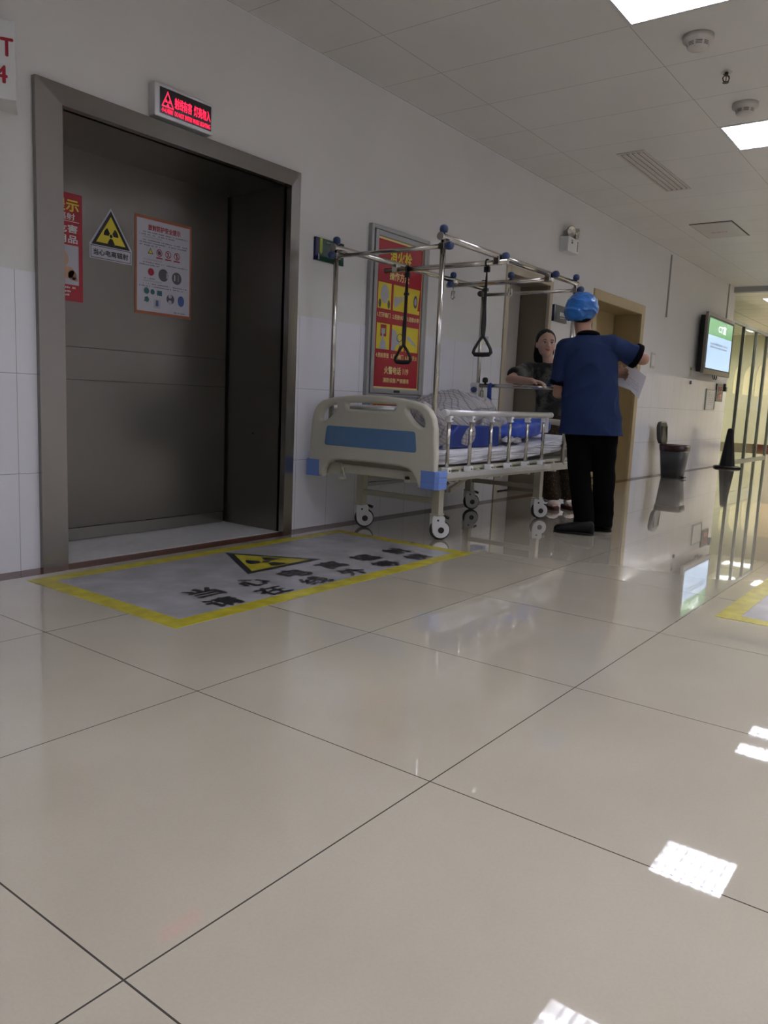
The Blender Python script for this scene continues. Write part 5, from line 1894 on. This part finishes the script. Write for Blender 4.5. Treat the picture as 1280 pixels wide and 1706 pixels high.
hh.ell(P(0, -0.062, -0.010), l_ * 0.076, f_ * 0.050, u_ * 0.095, 22, 14)
for k in (-1, 1):
    hh.cap(P(0.066 * k, -0.020, 0.035), 0.016, P(0.072 * k, -0.050, -0.115), 0.018)
    hh.cap(P(0.046 * k, -0.068, -0.02), 0.034, P(0.050 * k, -0.068, -0.145), 0.026)
hh.ell(P(0, -0.085, -0.10), l_ * 0.070, f_ * 0.030, u_ * 0.075, 20, 10)
remeshed(hh, 'hair', 'hair', wo, 0.006, 2, cuts=[(P(0, 0.040, 0.066), f_ * 1.0 - u_ * 0.62)], disp=lambda p, n: p + n * (0.0025 * noise.noise(V_((p.x * 70, p.y * 70, p.z * 8))) - 0.006 * max(0, min(1, ((p - hdw).dot(f_) - 0.01) / 0.05))))
ts = MB()
ts.loft([(V_((4.70, -0.582, 0.755)), wl_ * 0.168, wf * 0.118), (V_((4.695, -0.577, 0.85)), wl_ * 0.160, wf * 0.112), (V_((4.67, -0.57, 0.95)), wl_ * 0.148, wf * 0.105), (V_((4.645, -0.555, 1.06)), wl_ * 0.150, wf * 0.112),
         (V_((4.63, -0.545, 1.13)), wl_ * 0.140, wf * 0.095), (V_((4.625, -0.54, 1.18)), wl_ * 0.085, wf * 0.065), (V_((4.625, -0.54, 1.20)), wl_ * 0.055, wf * 0.055)], 28)
ts.cap(shRw, 0.056, shLw, 0.056)
for s_, e_ in ((shRw, elRw), (shLw, elLw)):
    d = (e_ - s_).normalized()
    a = d.cross(V_((0.3, 0.2, 1))).normalized()
    bb = d.cross(a)
    q1 = s_ + (e_ - s_) * 0.78
    ts.loft([(s_ - d * 0.02, a * 0.056, bb * 0.056), (q1, a * 0.066, bb * 0.066)], 18)
remeshed(ts, 'shirt', 'camo', wo, 0.008, 3, cuts=[((4.7, -.58, 0.775), (0, 0, -1))], disp=cloth)
tr = MB()
tr.loft([(V_((4.70, -0.585, 0.62)), wl_ * 0.13, wf * 0.09), (V_((4.70, -0.585, 0.70)), wl_ * 0.158, wf * 0.108), (V_((4.70, -0.582, 0.80)), wl_ * 0.152, wf * 0.104)], 24)
for h_, k_, a_ in ((hipRw, knRw, anRw), (hipLw, knLw, anLw)):
    tr.loft([(h_ - V_((0, 0, 0.03)), wl_ * 0.088, wf * 0.092), ((h_ + k_) / 2, wl_ * 0.088, wf * 0.088), (k_, wl_ * 0.086, wf * 0.084), ((k_ + a_) / 2, wl_ * 0.086, wf * 0.082), (a_ + V_((0, 0, 0.03)), wl_ * 0.080, wf * 0.076),
             (a_ + V_((0, 0, -0.002)), wl_ * 0.070, wf * 0.066)], 20)
remeshed(tr, 'trousers', 'spots', wo, 0.010, 3, disp=lambda p, n: p + n * (0.006 * noise.noise(V_((p.x * 9, p.y * 9, p.z * 12)))))
for a_, dd in ((anRw, V_((-0.75, -0.66, 0))), (anLw, V_((-0.7, -0.7, 0)))):
    d = dd.normalized()
    sd = d.cross(V_((0, 0, 1)))
    c0 = V_((a_.x, a_.y, 0)) + d * 0.045
    sole = MB().loft([(c0 + V_((0, 0, z)), sd * 0.050, d * 0.122) for z in (0.0, 0.026)], 28, True, True, 2.5).build('slipper', 'slipper_sole', wo, 0.004)
    fl = MB()
    fl.ell(c0 + d * 0.03 + V_((0, 0, 0.048)), sd * 0.052, d * 0.036, V_((0, 0, 0.030)), 20, 10)
    remeshed(fl, 'upper', 'slipper', sole, 0.006, 1, disp=lambda p, n: p + n * 0.005 * noise.noise(p * 70))
